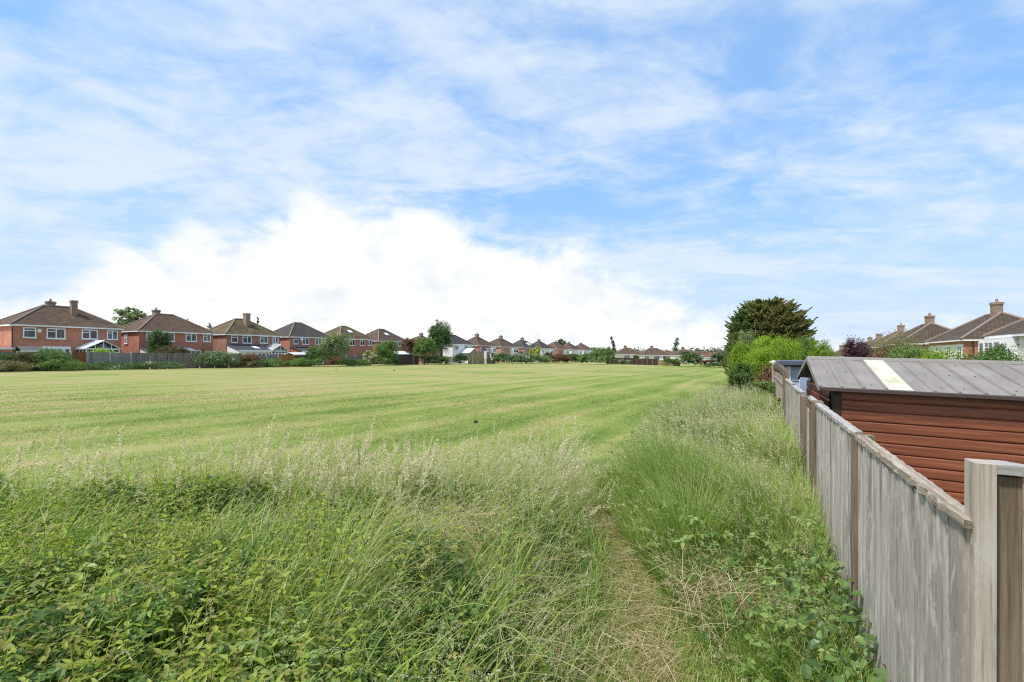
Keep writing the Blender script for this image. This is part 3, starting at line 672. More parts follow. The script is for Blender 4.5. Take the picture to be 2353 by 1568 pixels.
def crown(acc, lobes, nleaf, size, rng, per=60, sig=.16, hollow=.72, base=0.5, spread=.28, hue_p=0.0, updir=.35, aspect=.6, hue_top=False):
    """leaves gathered in clumps over the lobes' outer shell, a few strays beyond"""
    vol = np.array([l[3] * l[4] + l[4] * l[5] + l[3] * l[5] for l in lobes], float); vol /= vol.sum()
    for L, w in zip(lobes, vol):
        c = np.array(L[:3]); r = np.array(L[3:6]); nl = max(20, int(nleaf * w)); nc = max(6, nl // per)
        d = unit(nc, rng); d[:, 2] = np.where(d[:, 2] < -.55, -d[:, 2], d[:, 2])
        rad = rng.uniform(hollow, 1.06, nc)[:, None]
        cc = c + d * r * rad
        k = rng.integers(0, nc, nl); off = rng.normal(size=(nl, 3)) * sig * (r.mean() * .5 + r * .5)
        off[:, 2] *= .75
        P = cc[k] + off; O = norm((P - c) / r)
        ct = rng.normal(size=nc) * spread * .6
        t = np.clip(base + ct[k] + rng.normal(size=nl) * spread * .5, 0, 1)
        hue = None
        if hue_p:
            ch = (rng.random(nc) < hue_p).astype(float)
            hue = ch[k] * (rng.random(nl) < .75)
        leaves(acc, P, O, size, rng, t, hue if hue is not None else np.zeros(nl), aspect, updir)

G = {}
G['mid'] = leaf_mat('mid green leaves', [(0.049, 0.086, 0.022), (0.099, 0.175, 0.039), (0.168, 0.265, 0.069), (0.265, 0.349, 0.119)])
G['bright'] = leaf_mat('bright yellow green leaves', [(.09, .14, .012), (.19, .29, .022), (.29, .42, .035), (.40, .52, .08)], .4)
G['pale'] = leaf_mat('pale grey green leaves', [(0.069, 0.103, 0.040), (0.138, 0.196, 0.081), (0.230, 0.299, 0.138), (0.368, 0.414, 0.230)], .35, hue=(.55, .55, .36))
G['dark'] = leaf_mat('dark green leaves', [(0.027, 0.051, 0.018), (0.054, 0.099, 0.030), (0.098, 0.165, 0.051), (0.150, 0.225, 0.075)])
G['olive'] = leaf_mat('olive brown leaves', [(0.065, 0.058, 0.029), (0.130, 0.111, 0.046), (0.195, 0.176, 0.072), (0.260, 0.247, 0.104)])
G['russet'] = leaf_mat('russet leaves', [(0.069, 0.044, 0.027), (0.138, 0.075, 0.044), (0.200, 0.106, 0.062), (0.213, 0.175, 0.075)])
G['purple'] = leaf_mat('purple leaves', [(0.029, 0.013, 0.021), (0.058, 0.023, 0.034), (0.098, 0.039, 0.052), (0.143, 0.065, 0.078)], .25)
G['darkred'] = leaf_mat('dark red leaves', [(0.060, 0.019, 0.019), (0.120, 0.034, 0.029), (0.180, 0.054, 0.042), (0.204, 0.108, 0.072)], .3)
G['yellow'] = leaf_mat('yellow variegated leaves', [(.16, .22, .03), (.34, .40, .06), (.52, .54, .14), (.62, .62, .28)], .4)
G['bramble'] = leaf_mat('bramble leaves with white flowers', [(0.039, 0.072, 0.026), (0.078, 0.137, 0.046), (0.130, 0.208, 0.078), (0.208, 0.273, 0.130)], .3, hue=(.62, .60, .52))
G['cream'] = leaf_mat('leaves under cream blossom', [(.05, .08, .025), (.09, .14, .04), (.15, .20, .07), (.22, .26, .11)], .3, hue=(.66, .62, .42))
G['cypress'] = leaf_mat('cypress sprays', [(0.115, 0.108, 0.041), (0.203, 0.189, 0.068), (0.290, 0.270, 0.101), (0.392, 0.365, 0.149)], .35, .7, .15)
G['cypress_green'] = leaf_mat('green cypress sprays', [(0.061, 0.101, 0.035), (0.115, 0.182, 0.057), (0.169, 0.257, 0.081), (0.243, 0.338, 0.121)], .2, .7, .15)
G['far'] = leaf_mat('far hazy leaves', [(.055, .085, .04), (.085, .12, .055), (.12, .16, .075), (.16, .20, .10)], .25)

def fpt(x, off):
    """ground point in column x on the far garden boundary, off metres out into the field"""
    o = F0 + N * off; t = on_line(o, x); p = o + D * t
    return float(p[0]), float(p[1])
def lumps(X, Y, zb, rx, h, rng, n=5, ry=None):
    """uneven lobes filling a bush of half-width rx and height h"""
    ry = ry or rx; L = [(X, Y, zb + h * .45, rx * .8, ry * .8, h * .5)]
    for i in range(n):
        a = rng.uniform(0, 2 * math.pi); q = rng.uniform(.25, .6)
        zz = rng.uniform(.3, .72); k = rng.uniform(.36, .55)
        L.append((X + math.cos(a) * rx * q, Y + math.sin(a) * ry * q, zb + h * zz, rx * k, ry * k, h * min(k * .75, (1 - zz) * 1.0)))
    return L
nbush = [0]
def bush(label, x0, x1, yt, mat, at=None, off=1.5, dens=1.0, size=None, name='bush', cat='bush', group=None, hue_p=0.0, n=5, sig=.15, base=.5, spread=.26, zb=None, trunk=0.0, hollow=.7, updir=.35):
    """a shrub (or a tree when trunk > 0) filling columns x0..x1 up to row yt; at = depth, else on the far boundary"""
    nbush[0] += 1; rng = np.random.default_rng(1000 + nbush[0])
    xm = (x0 + x1) / 2
    if at is None: X, Y = fpt(xm, off)
    else: X, Y = px(xm, at), at
    zb = tz(X, Y) if zb is None else zb
    rx = (x1 - x0) / 2 * Y / FPX; h = pz(yt, Y) - zb
    size = size or max(.10, min(.30, 2.4 * Y / FPX))
    acc = Acc(); area = rx * h * 4
    if trunk:
        lob = lumps(X, Y, zb + trunk * h, rx, h * (1 - trunk), rng, n)
    else: lob = lumps(X, Y, zb - .05, rx, h, rng, n)
    nl = int(np.clip(area / (size * size) * 7.0 * dens, 700, 30000))
    crown(acc, lob, nl, size, rng, 45, sig, hollow, base, spread, hue_p, updir)
    if trunk:
        root = tag(empty(name, (X, Y, zb)), label, cat, group)
        o = acc.build('crown', mat); o.data.transform(Matrix.Translation((-X, -Y, -zb))); o.parent = root
        mb = MB(); r0 = max(.08, rx * .075); tp = h * (trunk + (1 - trunk) * .5)
        mb.tube([(0, 0, -.1), (.03 * h, .01, tp * .5), (0, 0, tp), (.02, 0, h * .8)], [r0, r0 * .75, r0 * .5, r0 * .2], 7)
        for L in lob[1:]:
            mb.tube([(0, 0, tp * rng.uniform(.5, .9)), ((L[0] - X) * .5, (L[1] - Y) * .5, (L[2] - zb) * .8), (L[0] - X, L[1] - Y, L[2] - zb)], [r0 * .45, r0 * .3, r0 * .1], 5)
        mb.build('trunk', M['bark'], root)
        return root
    o = acc.build(name, mat); o.data.transform(Matrix.Translation((-X, -Y, -zb))); o.location = (X, Y, zb)
    return tag(o, label, cat, group)

# --- hedge line along the far gardens, left to right
GH = 'shrubs along the far garden fences'
bush('dark green hedge at the extreme edge of the field beside a brown shrub', -40, 38, 806, G['dark'], off=.3, base=.6, group=GH)
bush('brown tinged shrub between the dark hedge and the big leafy bramble', 24, 92, 808, G['olive'], off=.4, group=GH)
bush('leafy bramble mound overhanging the rust red fence panel', 78, 165, 800, G['mid'], off=.2, group=GH, n=7)
bush('low bramble skirt spreading out in front of the rust red fence', 100, 192, 826, G['mid'], off=2.4, group=GH)
bush('low olive bush at the foot of the first hedge', -30, 70, 828, G['olive'], off=2.2, group=GH, base=.65)
bush('low bramble bank along the foot of the grey fence panels', 196, 318, 832, G['bramble'], off=1.2, group=GH, n=9, hue_p=.03)
bush('low bramble bank with white flowers beside the old fence', 305, 425, 831, G['bramble'], off=1.3, group=GH, n=9, hue_p=.12)
bush('bramble thicket with white blossom at the end of the old grey fence', 440, 552, 805, G['bramble'], off=1.0, group=GH, n=8, hue_p=.12)
bush('brownish bush beside the blossoming bramble thicket', 535, 602, 811, G['russet'], off=.9, group=GH, base=.75)
bush('small pale dead looking bush low in front of the thicket', 560, 592, 829, G['olive'], off=2.4, group=GH, base=.8)
bush('green nettle bank below the grey and orange fences', 590, 668, 824, G['mid'], off=1.4, group=GH)
bush('green bank right of the orange fence panel', 655, 742, 822, G['mid'], off=1.6, group=GH, n=7)
bush('tall pale rounded bush standing proud of the fence line', 722, 806, 766, G['pale'], off=1.6, group=GH, n=8, hue_p=.12, base=.45)
bush('dark green shoulder bush left of the tall pale bush', 703, 752, 797, G['mid'], off=2.0, group=GH)
bush('low green bank between the pale bush and the cream blossom', 770, 860, 826, G['mid'], off=2.2, group=GH, n=7)
bush('cream blossoming shrub in front of the sixth house', 833, 868, 803, G['cream'], off=2.2, group=GH, hue_p=.6)
bush('green shrub with blossom rising beside the cream shrub', 848, 920, 784, G['mid'], off=1.6, group=GH, hue_p=0, n=7)
bush('low green bank in front of the dark brown fence', 860, 922, 822, G['mid'], off=2.6, group=GH, base=.55)
bush('red brown leaved tree behind the dark fence', 918, 968, 779, G['russet'], off=-3, name='tree', cat='tree', group=GH, trunk=.25, base=.45)
bush('light green spreading tree at the foot of the tall leafy tree', 945, 1004, 777, G['mid'], off=.6, name='tree', cat='tree', trunk=.15, base=.6)
tall = bush('tall leafy tree, the highest on the far boundary', 978, 1044, 738, G['dark'], off=-1.0, name='tree', cat='tree', trunk=.1, base=.66, n=9, dens=1.2, hollow=.55, sig=.13)
bush('dark undergrowth bush below the tall leafy tree', 958, 1050, 818, G['dark'], off=1.8, group=GH)
bush('greyish shrub right of the tall tree, before the white house', 1036, 1085, 814, G['pale'], off=.8, group=GH, base=.3)
for lab, a, b, y, m, of, hp in (('bramble hump with pale blossom at the tan fence end', 1136, 1178, 812, 'bramble', 5.5, .15), ('bramble hump right of the blossoming one', 1170, 1222, 813, 'bramble', 6, .06), ('grey green bush below the bright yellow shrub', 1208, 1262, 815, 'pale', 6.5, 0),
                       ('russet topped bush in the long far hedge', 1252, 1306, 814, 'russet', 7, 0), ('dark bush in the far hedge next to the russet one', 1292, 1335, 814, 'dark', 7, 0), ('low pale grassy bush joining the big field bush', 1318, 1390, 823, 'pale', 8, 0)):
    bush(lab, a - 8, b + 8, y, G[m], off=of, group='bushes of the far hedge', hue_p=hp, size=.3, dens=2, base=.55)
bush('trimmed dark hedge behind the far hedge, left of the yellow shrub', 1140, 1170, 804, G['dark'], at=150, size=.35)
bush('olive hedge block in front of the fourth bay house', 1178, 1216, 806, G['olive'], at=152, size=.35)
bush('bright yellow shrub in front of the dark roofed house', 1213, 1246, 796, G['yellow'], at=150, size=.35)
bush('small purple bush right of the yellow shrub', 1246, 1272, 809, G['purple'], at=150, size=.35)
bush('big rounded bush standing at the far end of the field', 1352, 1420, 798, G['mid'], at=112, size=.3, n=8, base=.55)
bush('smaller bush attached to the side of the big rounded bush', 1324, 1372, 812, G['mid'], at=112, size=.3, base=.6)
GE = 'bushes along the far end hedge'
for lab, a, b, y, m, Z in (('small trimmed garden bush before the dark roofed bungalow', 1450, 1478, 815, 'dark', 130), ('pale bush left of the dark fence panels', 1418, 1450, 826, 'pale', 118), ('low bush at the left of the rounded hedge', 1520, 1568, 822, 'mid', 103), ('rounded dark hedge in front of the third bungalow', 1556, 1616, 809, 'dark', 98),
                    ('reddish bush beside the rounded hedge', 1604, 1646, 826, 'russet', 95), ('wide dark bush near the cypress, end of the far hedge', 1622, 1682, 812, 'dark', 92), ('low hedge foot running to the cypress', 1610, 1700, 834, 'dark', 90)):
    bush(lab, a, b, y, G[m], at=Z, group=GE, size=.26)

# --- trees behind the houses
bush('pale leaved tree rising between the two nearest row houses', 258, 338, 697, G['pale'], at=84, name='tree', cat='tree', trunk=.35, zb=0, n=10, base=.5, hollow=.45, dens=.55, sig=.10, size=.32)
bush('dark upright shrub in front of the second row house', 342, 392, 756, G['dark'], at=60, zb=.3, n=5, base=.6)
bush('flat clipped brown hedge in front of the second row house', 348, 428, 794, G['olive'], at=59, zb=.6, base=.3, n=6)
bush('pale low shrub behind the grey fence by the conservatory', 196, 262, 801, G['bright'], at=51, zb=.3, base=.7)
bush('clipped dark shrub behind the first hedge', 18, 60, 799, G['olive'], at=47, zb=.3, base=.2)
bush('rounded tree behind the pyramid roofed houses', 1268, 1302, 779, G['far'], at=215, name='tree', cat='tree', trunk=.3, zb=-1, size=.6)
bush('bush on the skyline right of the big rounded bush', 1385, 1420, 800, G['far'], at=230, zb=-2, size=.6)
for i, (lab, a, b, y, Z) in enumerate((('leaning poplar above the big field bush', 1404, 1416, 777, 200), ('tall poplar between the two right bungalows', 1543, 1562, 780, 215))):
    rng = np.random.default_rng(60 + i); X = px((a + b) / 2, Z); h = pz(y, Z) + 1; r = (b - a) / 2 * Z / FPX
    root = tag(empty('poplar_tree', (X, Z, -1)), lab, 'tree', 'distant poplars'); acc = Acc()
    lob = [((k / 7 - .5) * (-2.2 if i == 0 else 1.2) * (k / 7) ** 1.0, 0, h * (.35 + .6 * k / 7), r * (.9 - .6 * k / 7), r * .8, h * .13) for k in range(8)]
    crown(acc, lob, 900, .55, rng, 30, .3, .3); acc.build('crown', G['far'], root)
    MB().tube([(0, 0, -.5), (0, 0, h * .9)], [.3, .08], 6).build('trunk', M['bark'], root)
for i, (lab, a, b, y, m) in enumerate((('dark conifer tip behind the second row house', 408, 420, 733, 'dark'), ('second conifer tip behind the second row house, right of its twin', 424, 436, 736, 'dark'), ('conifer top between second and third row houses', 470, 492, 745, 'dark'), ('thin lone conifer behind the third row house', 588, 596, 732, 'dark'))):
    rng = np.random.default_rng(90 + i); Z = 105; X = px((a + b) / 2, Z); h = pz(y, Z); r = (b - a) / 2 * Z / FPX
    root = tag(empty('conifer_tree', (X, Z, 0)), lab, 'tree', 'conifer tips behind the houses'); acc = Acc()
    lob = [(0, 0, h * (.45 + .54 * k / 6), r * (1.5 - 1.25 * k / 6), r * (1.5 - 1.25 * k / 6), h * .06) for k in range(7)]
    crown(acc, lob, 900, .35, rng, 25, .3, .3); acc.build('crown', G[m], root)
    MB().tube([(0, 0, -.5), (0, 0, h * .98)], [.2, .03], 6).build('trunk', M['bark'], root)
# far woodland on the skyline
rng = np.random.default_rng(5); acc = Acc()
for k in range(46):
    xx = 1370 + k * 7.4 + rng.uniform(-4, 4); Z = rng.uniform(270, 330); X = px(xx, Z); h = pz(rng.uniform(803, 808.5) if xx < 1590 else rng.uniform(801, 805), Z) + 3
    crown(acc, [(X, Z, -3 + h * .55, rng.uniform(2.5, 5), 4, h * .45)], 130, 1.3, rng, 14, .28, .6)
tag(acc.build('woodland', G['far']), 'far treeline on the skyline', None, None, 'stuff')

# --- the big cypress and the bushes along the near fence
def cypress():
    rng = np.random.default_rng(77); Z = 36.0; X = px(1762, Z); zb = tz(X, Z) - .2
    root = tag(empty('cypress_tree', (X, Z, zb)), 'broad dark cypress with ragged upswept sprays, tallest tree beside the field', 'tree')
    R = 88 * Z / FPX; Ht = pz(694, Z) - zb
    ab, ag = Acc(), Acc()
    def spray(P, dr, ln, wd, k, acc, tb):
        # a spray: flat scale-leaf twigs feathered along a curved axis
        s = np.linspace(0, 1, k)[:, None]; curve = P + dr * ln * s + np.array([0, 0, 1]) * ln * .30 * s ** 2
        wid = (wd * (1 - .75 * s) * np.sin(np.pi * (s * .85 + .12)))
        rep = 9; ctr = np.repeat(curve, rep, 0); ww = np.repeat(wid, rep, 0)
        Q = ctr + rng.normal(size=ctr.shape) * ww * np.array([1, 1, .55])
        O = norm(dr + rng.normal(size=Q.shape) * .4 + np.array([0, 0, .5]))
        n = len(Q); t = np.clip(tb + rng.normal(size=n) * .14, 0, 1)
        tg = norm(dr + rng.normal(size=Q.shape) * .5 + np.array([0, 0, .25])); sd_ = norm(np.cross(tg, O)); sz = rng.uniform(.12, .26, n)[:, None]
        V = np.stack([Q - tg * sz * .5, Q - sd_ * sz * .2, Q + tg * sz * .6, Q + sd_ * sz * .2], 1)
        acc.add(V, np.arange(n * 4).reshape(n, 4), np.repeat(t, 4))
    nsp = 1500
    for i in range(nsp):
        v = rng.uniform(.03, 1.0); a = rng.uniform(0, 2 * math.pi)
        v = min(1.0, .45 * (round(v * 9 + .5 * math.sin(3 * a)) / 9) + .55 * v)          # boughs lie in tiers
        prof = (1 - max(0, (v - .36) / .64) ** 3.0) ** .60 * (.90 + .1 * min(1, v * 4))
        rr = R * prof * (.74 + .2 * rng.random()) * (1 + .07 * math.sin(3 * a + 5 * v) + .05 * math.sin(7 * a - 9 * v))
        base = np.array([math.cos(a) * rr * .86, math.sin(a) * rr * .86, Ht * (.02 + .95 * v)])
        out = np.array([math.cos(a), math.sin(a), .05 + .8 * max(0, v - .5)]); out = out / np.linalg.norm(out)
        ln = rng.uniform(.42, .85) * (1.25 if rng.random() < .12 else 1) * (.75 if v > .85 else 1)
        acc = ag if (abs(math.cos(a)) > .80 and rng.random() < .85) or rng.random() < .12 else ab
        spray(base, out, ln, .14, 9, acc, .45 + rng.normal() * .16)
    # inner fill
    for i in range(220):
        v = rng.uniform(.02, .95); a = rng.uniform(0, 2 * math.pi); rr = R * .62 * (1 - max(0, (v - .4) / .6) ** 2) ** .5
        spray(np.array([math.cos(a) * rr, math.sin(a) * rr, Ht * v]), np.array([math.cos(a), math.sin(a), .2]), .9, .34, 8, ab, .4)
    ab.build('crown', G['cypress'], root); ag.build('outer_sprays', G['cypress_green'], root)
    mb = MB(); mb.tube([(0, 0, -.3), (.05, 0, Ht * .5), (0, 0, Ht * .92)], [.35, .26, .06], 9)
    for k in range(16):
        a = rng.uniform(0, 6.28); z0 = rng.uniform(.5, Ht * .75); mb.tube([(0, 0, z0), (math.cos(a) * R * .6, math.sin(a) * R * .6, z0 + .5), (math.cos(a) * R * .8, math.sin(a) * R * .8, z0 + .9)], [.1, .06, .02], 5)
    mb.build('trunk', M['bark'], root)
cypress()
GN = 'shrubs spilling over the near fence'
def nb(label, x0, x1, yt, Z, mat, **k):
    k.setdefault('size', max(.06, 2.6 * Z / FPX)); return bush(label, x0, x1, yt, mat, at=Z, group=k.pop('group', GN), **k)
nb('bright lime green rounded shrub below the dark cypress', 1712, 1858, 768, 23.5, G['bright'], n=10, base=.62, dens=1.5, sig=.12)
nb('bright green shrub skirt tumbling down to the field grass', 1690, 1800, 800, 21, G['bright'], n=8, base=.5, dens=1.4)
nb('darker green bush at the field side of the lime shrub', 1672, 1738, 779, 24.5, G['bright'], n=8, base=.38, dens=1.4)
nb('grey leaved shrub showing at the base of the cypress', 1690, 1738, 758, 27, G['pale'], n=5, base=.65, dens=.7)
nb('dark shaded bush at the foot of the hedge beside the field', 1672, 1730, 832, 20, G['mid'], n=6, base=.3, dens=1.2)
nb('browned dying shrub leaning over the trellis', 1728, 1806, 832, 16.0, G['russet'], n=7, base=.7, dens=1.1)
nb('green climber at the foot of the browned shrub', 1722, 1812, 872, 13.3, G['mid'], n=7, base=.6, dens=1.2)
nb('ivy patch against the pale fence board', 1770, 1822, 905, 10.6, G['bright'], n=5, base=.3)
nb('green bush behind the cypress on the garden side', 1820, 1872, 770, 31, G['mid'], n=5, base=.6)
GG = 'garden shrubs above the shed roof'
gz = lambda Z: dict(zb=-1.2)
nb('yellowish green garden tree left of the purple tree', 1852, 1918, 782, 27, G['bright'], n=7, base=.42, group=GG, zb=-1.2, spread=.35)
nb('pale yellow leaved shrub just left of the white gabled house', 1880, 1932, 803, 25, G['yellow'], n=5, base=.12, group=GG, zb=-1.2)
nb('deep purple leaved tree among the garden shrubs', 1936, 2012, 777, 24, G['purple'], n=8, base=.6, group=GG, zb=-1.2, trunk=.2, name='tree', cat='tree', hollow=.5)
nb('dark red maple like shrub above the shed ridge', 1984, 2072, 801, 19, G['darkred'], n=7, base=.6, group=GG, zb=-1)
nb('loose olive tree with tiny pale leaves over the rooftops', 2008, 2130, 764, 21, G['olive'], n=8, base=.85, group=GG, zb=-1.2, trunk=.2, name='tree', cat='tree', hollow=.2, dens=.5, sig=.3)
nb('mid green shrub under the loose olive tree', 2036, 2150, 792, 18, G['mid'], n=8, base=.75, group=GG, zb=-1)
nb('fresh green leafy shrub just above the shed ridge', 2090, 2220, 804, 14.5, G['bright'], n=9, base=.55, group=GG, zb=-.5, dens=1.2)
nb('feathery dark green conifer hedge behind the shed roof', 2205, 2400, 808, 13.5, G['mid'], n=12, base=.35, group=GG, zb=-.5, sig=.2)
nb('spiky conifer shoot in front of the bay windows', 2268, 2316, 781, 13.8, G['dark'], n=4, base=.8, group=GG, zb=1.2, sig=.3, hollow=.2, dens=.7)
# ------------------------------------------------------------------ far fences
def far_fence(label, xs, off, h, mat, post=True, pw=1.83, group='fences along the far gardens', bot=-.15):
    """panels and posts between picture columns along the far garden boundary"""
    o = F0 + N * off; t0, t1 = on_line(o, xs[0]), on_line(o, xs[1]); p = o + D * t0; n = max(1, round((t1 - t0) / pw)); w = (t1 - t0) / n
    z0 = tz(*p)
    root = tag(empty('fence', (float(p[0]), float(p[1]), z0), AROW), label, 'fence', group)
    rng = np.random.default_rng(int(xs[0]) + 99)
    for i in range(n):
        dz = tz(*(o + D * (t0 + (i + .5) * w))) - z0
        acc = Acc(); nb_ = max(4, int(w / .13)); bw = (w - .1) / nb_; dh = rng.uniform(-.04, .04)
        for k in range(nb_):
            xa = i * w + .05 + k * bw; xb = xa + bw - .004; j = rng.uniform(-.006, .006); zt = h + dh + rng.uniform(-.012, .012)
            v = np.array([(xa, -.02 + j, bot), (xb, -.02 + j, bot), (xb, .0, bot), (xa, .0, bot), (xa, -.02 + j, zt), (xb, -.02 + j, zt), (xb, .0, zt), (xa, .0, zt)]) + np.array([0, 0, dz])
            acc.add(v, np.array([(3, 2, 1, 0), (4, 5, 6, 7), (0, 1, 5, 4), (1, 2, 6, 5), (2, 3, 7, 6), (3, 0, 4, 7)]), float(rng.uniform(.2, .8)))
        acc.build('fence_panel', M[mat], root)
    if post:
        for i in range(n + 1):
            dz = tz(*(o + D * (t0 + i * w))) - z0
            MB().box(i * w - .05, i * w + .05, -.07, .03, bot, h + .1).build('fence_post', M['concrete'], root).location = (0, 0, dz)
    return root
far_fence('fence mostly swallowed by bushes at the start of the far boundary', (-30, 162), 0, 1.7, 'far_old')
far_fence('rust red fence panel beside the big bramble mound', (163, 199), 0, 1.78, 'far_rust', pw=1.1)
far_fence('grey weathered fence with pale concrete posts below the conservatory', (200, 300), 0, 1.78, 'far_grey')
far_fence('long old brown grey fence without posts below the clipped hedge', (301, 556), 0, 1.80, 'far_old', False)
far_fence('short grey fence with concrete posts left of the orange panels', (556, 638), 0, 1.62, 'far_grey')
far_fence('bright orange stained fence panel by the pale roofed shed', (639, 676), 0, 1.66, 'far_orange', False)
far_fence('old grey fence showing between the pale bush and cream blossom', (795, 852), 0, 1.7, 'far_grey')
far_fence('dark brown solid fence below the red brown tree', (906, 962), .3, 1.75, 'far_dark', False)
far_fence('tan boarded fence beside the white gate post', (1074, 1138), 2.5, 2.5, 'far_tan', False)
# gate post and sign beyond the field
X, Y = fpt(1114.5, 3.2)
MBp = MB(); MBp.box(-.28, .28, -.06, .06, -.1, .5).box(-.2, .2, -.05, .05, .503, 1.25).box(-.32, .32, -.06, .06, 1.253, 2.95)
o = MBp.build('gate_post', M['white_paint']); o.location = (X, Y, tz(X, Y)); tag(o, 'white painted post standing against the tan fence', 'post')
X, Y = fpt(1126, 3.2)
mb = MB()
for a, z in ((0, 2.2), (.12, 1.9), (.05, 1.6), (.3, 1.3), (.42, 1.0)): mb.box(a - .12, a + .12, -.05, .05, z - .12, z + .15)
for z in (2.1, 1.75, 1.45, 1.15): mb.box(.1, .16, -.03, .03, z - .2, z + .2)
o = mb.build('climbing_blossom', M['white_paint']); o.location = (X, Y, tz(X, Y)); tag(o, 'white blossom trail climbing the tan fence right of the post', 'plant')
def cross_fence(label, x0, x1, Z0, Z1, y0, mat):
    a = np.array([px(x0, Z0), Z0]); b = np.array([px(x1, Z1), Z1]); L = float(np.linalg.norm(b - a)); z = tz(*a); h = pz(y0, Z0) - z
    root = tag(empty('fence', (a[0], a[1], z), math.atan2(b[1] - a[1], b[0] - a[0])), label, 'fence', 'fences at the far end of the field')
    n = max(1, round(L / 1.83)); w = L / n
    for i in range(n):
        MB().box(i * w + .06, (i + 1) * w - .06, -.02, .02, -.3, h).build('fence_panel', M[mat], root)
    for i in range(n + 1): MB().box(i * w - .06, i * w + .06, -.05, .05, -.3, h + .05).build('fence_post', M['far_tan'], root)
cross_fence('dark red brown fence in front of the widest bungalow', 1392, 1454, 128, 118, 822, 'far_dark')
cross_fence('dark fence panels with pale posts right below the widest bungalow', 1452, 1512, 118, 110, 824, 'far_dark')
cross_fence('pale tan fence right of the dark panels', 1512, 1562, 110, 103, 828, 'far_tan')
# garden sheds behind the far fence
def far_shed(label, x0, x1, off, he, hr, wall, roof):
    o = F0 + N * off; t0, t1 = on_line(o, x0), on_line(o, x1); L = t1 - t0; p = o + D * t0
    root = tag(empty('garden_shed', (float(p[0]), float(p[1]), tz(*p)), AROW), label, 'shed', 'sheds behind the far fences')
    MB().box(0, L, 0, 2, -.3, he).build('wall', M[wall], root)
    for yy, ze in ((-.15, he), ): pass
    ptile(root, [(-.15, -.2, he), (L + .15, -.2, he), (L + .15, 1, hr), (-.15, 1, hr)], 'roof_sheet', M[roof], .06)
    ptile(root, [(-.15, 1, hr), (L + .15, 1, hr), (L + .15, 2.2, he), (-.15, 2.2, he)], 'roof_sheet', M[roof], .06)
    f = MB(); f.box(-.17, L + .17, -.24, -.205, he - .14, he + .02); f.build('fascia', M['white_paint'], root)
far_shed('yellow brown shed with pale roof behind the orange fence', 676, 716, -.6, 1.75, 2.05, 'far_tan', 'polycarb')
far_shed('low grey roofed shed behind the first hedges', 52, 98, -3.0, 1.9, 2.35, 'far_grey', 'felt_grey')
far_shed('pale roofed shed behind the dark brown fence', 900, 948, -2.2, 2.0, 2.6, 'far_dark', 'white_paint')

# ------------------------------------------------------------------ near fence
FU = np.array([.45, .893]); FP = np.array([.893, -.45]); FO = np.array([1.30, 1.35]); FROT = math.atan2(FU[1], FU[0])
def near_root(name): return empty(name, (FO[0], FO[1], 0), FROT)
# local x runs along the fence away from the camera; local -y faces the garden (right), +y the field
BOXQ = np.array([(3, 2, 1, 0), (4, 5, 6, 7), (0, 1, 5, 4), (1, 2, 6, 5), (2, 3, 7, 6), (3, 0, 4, 7)])
def board(acc, xa, xb, ya, yb, z0, z1, ta, rng, nz=10, wob=.002, ragged=.0, thin=1.0):
    """one upright board: thick along xa edge, thin along xb edge, slightly wavy"""
    zs = np.linspace(z0, z1, nz); V = []; ph = rng.uniform(0, 6)
    for i, z in enumerate(zs):
        w = wob * math.sin(z * 3.1 + ph); e = ragged * rng.uniform(-1, 1) if i == nz - 1 else 0
        V += [(xa + w, yb, z + e), (xb + w, yb - .0025, z + e * .6), (xb + w, ya, z + e * .6), (xa + w, ya, z + e)]
    V = np.array(V); Q = []
    for i in range(nz - 1):
        for a, b in ((0, 1), (1, 2), (2, 3), (3, 0)): Q.append((4 * i + b, 4 * i + a, 4 * i + 4 + a, 4 * i + 4 + b))
    k = 4 * (nz - 1); Q.append((k + 3, k + 2, k + 1, k)); Q.append((0, 1, 2, 3))
    acc.add(V, np.array(Q), ta)
def panel(root, x0, x1, zt, zb=-.1, seed=0, mat='fence_grey', bw=.118, y=0.0):
    rng = np.random.default_rng(seed); acc = Acc(); n = max(2, round((x1 - x0) / bw)); w = (x1 - x0) / n
    for i in range(n):
        xa = x0 + i * w; board(acc, xa, xa + w - .0045, y, y + .012 + rng.uniform(-.002, .003), zb, zt + rng.uniform(-.007, .004), float(rng.uniform(0, 1)), rng, ragged=.006)
    p = acc.build('fence_panel', M[mat], root); MB().box(x0, x1, y - .012, y - .001, zb, zt - .02).build('backing_boards', M['fence_brown'], p); return p
def rail(root, x0, x1, zt, y0, y1, mat='rail_worn', seed=0, th=.026, name='capping_rail', rag=.004):
    """worn capping strip with a ragged lip"""
    rng = np.random.default_rng(seed); n = max(6, int((x1 - x0) / .035)); acc = Acc(); xs = np.linspace(x0, x1, n); V = []
    for x in xs:
        j = rng.normal(size=4) * rag; drop = .010 if rng.random() < .07 else 0
        V += [(x, y0 + j[0] * .3, zt - th), (x, y1 + j[1], zt - th - j[2] * .5), (x, y1 + j[1] - drop * .5, zt + j[2] * .6 - drop * .5), (x, (y0 + y1) / 2, zt + j[3] * .5), (x, y0 + j[0] * .3, zt + j[3] * .4)]
    Q = []
    for i in range(n - 1):
        for a, b in ((0, 1), (1, 2), (2, 3), (3, 4), (4, 0)): Q.append((5 * i + b, 5 * i + a, 5 * i + 5 + a, 5 * i + 5 + b))
    acc.add(np.array(V), np.array(Q), .5); o = acc.build(name, M[mat], root)
    MB().poly([V[i] for i in range(5)][::-1]).build('rail_end', M[mat], o); MB().poly([V[5 * (n - 1) + i] for i in range(5)]).build('rail_end', M[mat], o); return o
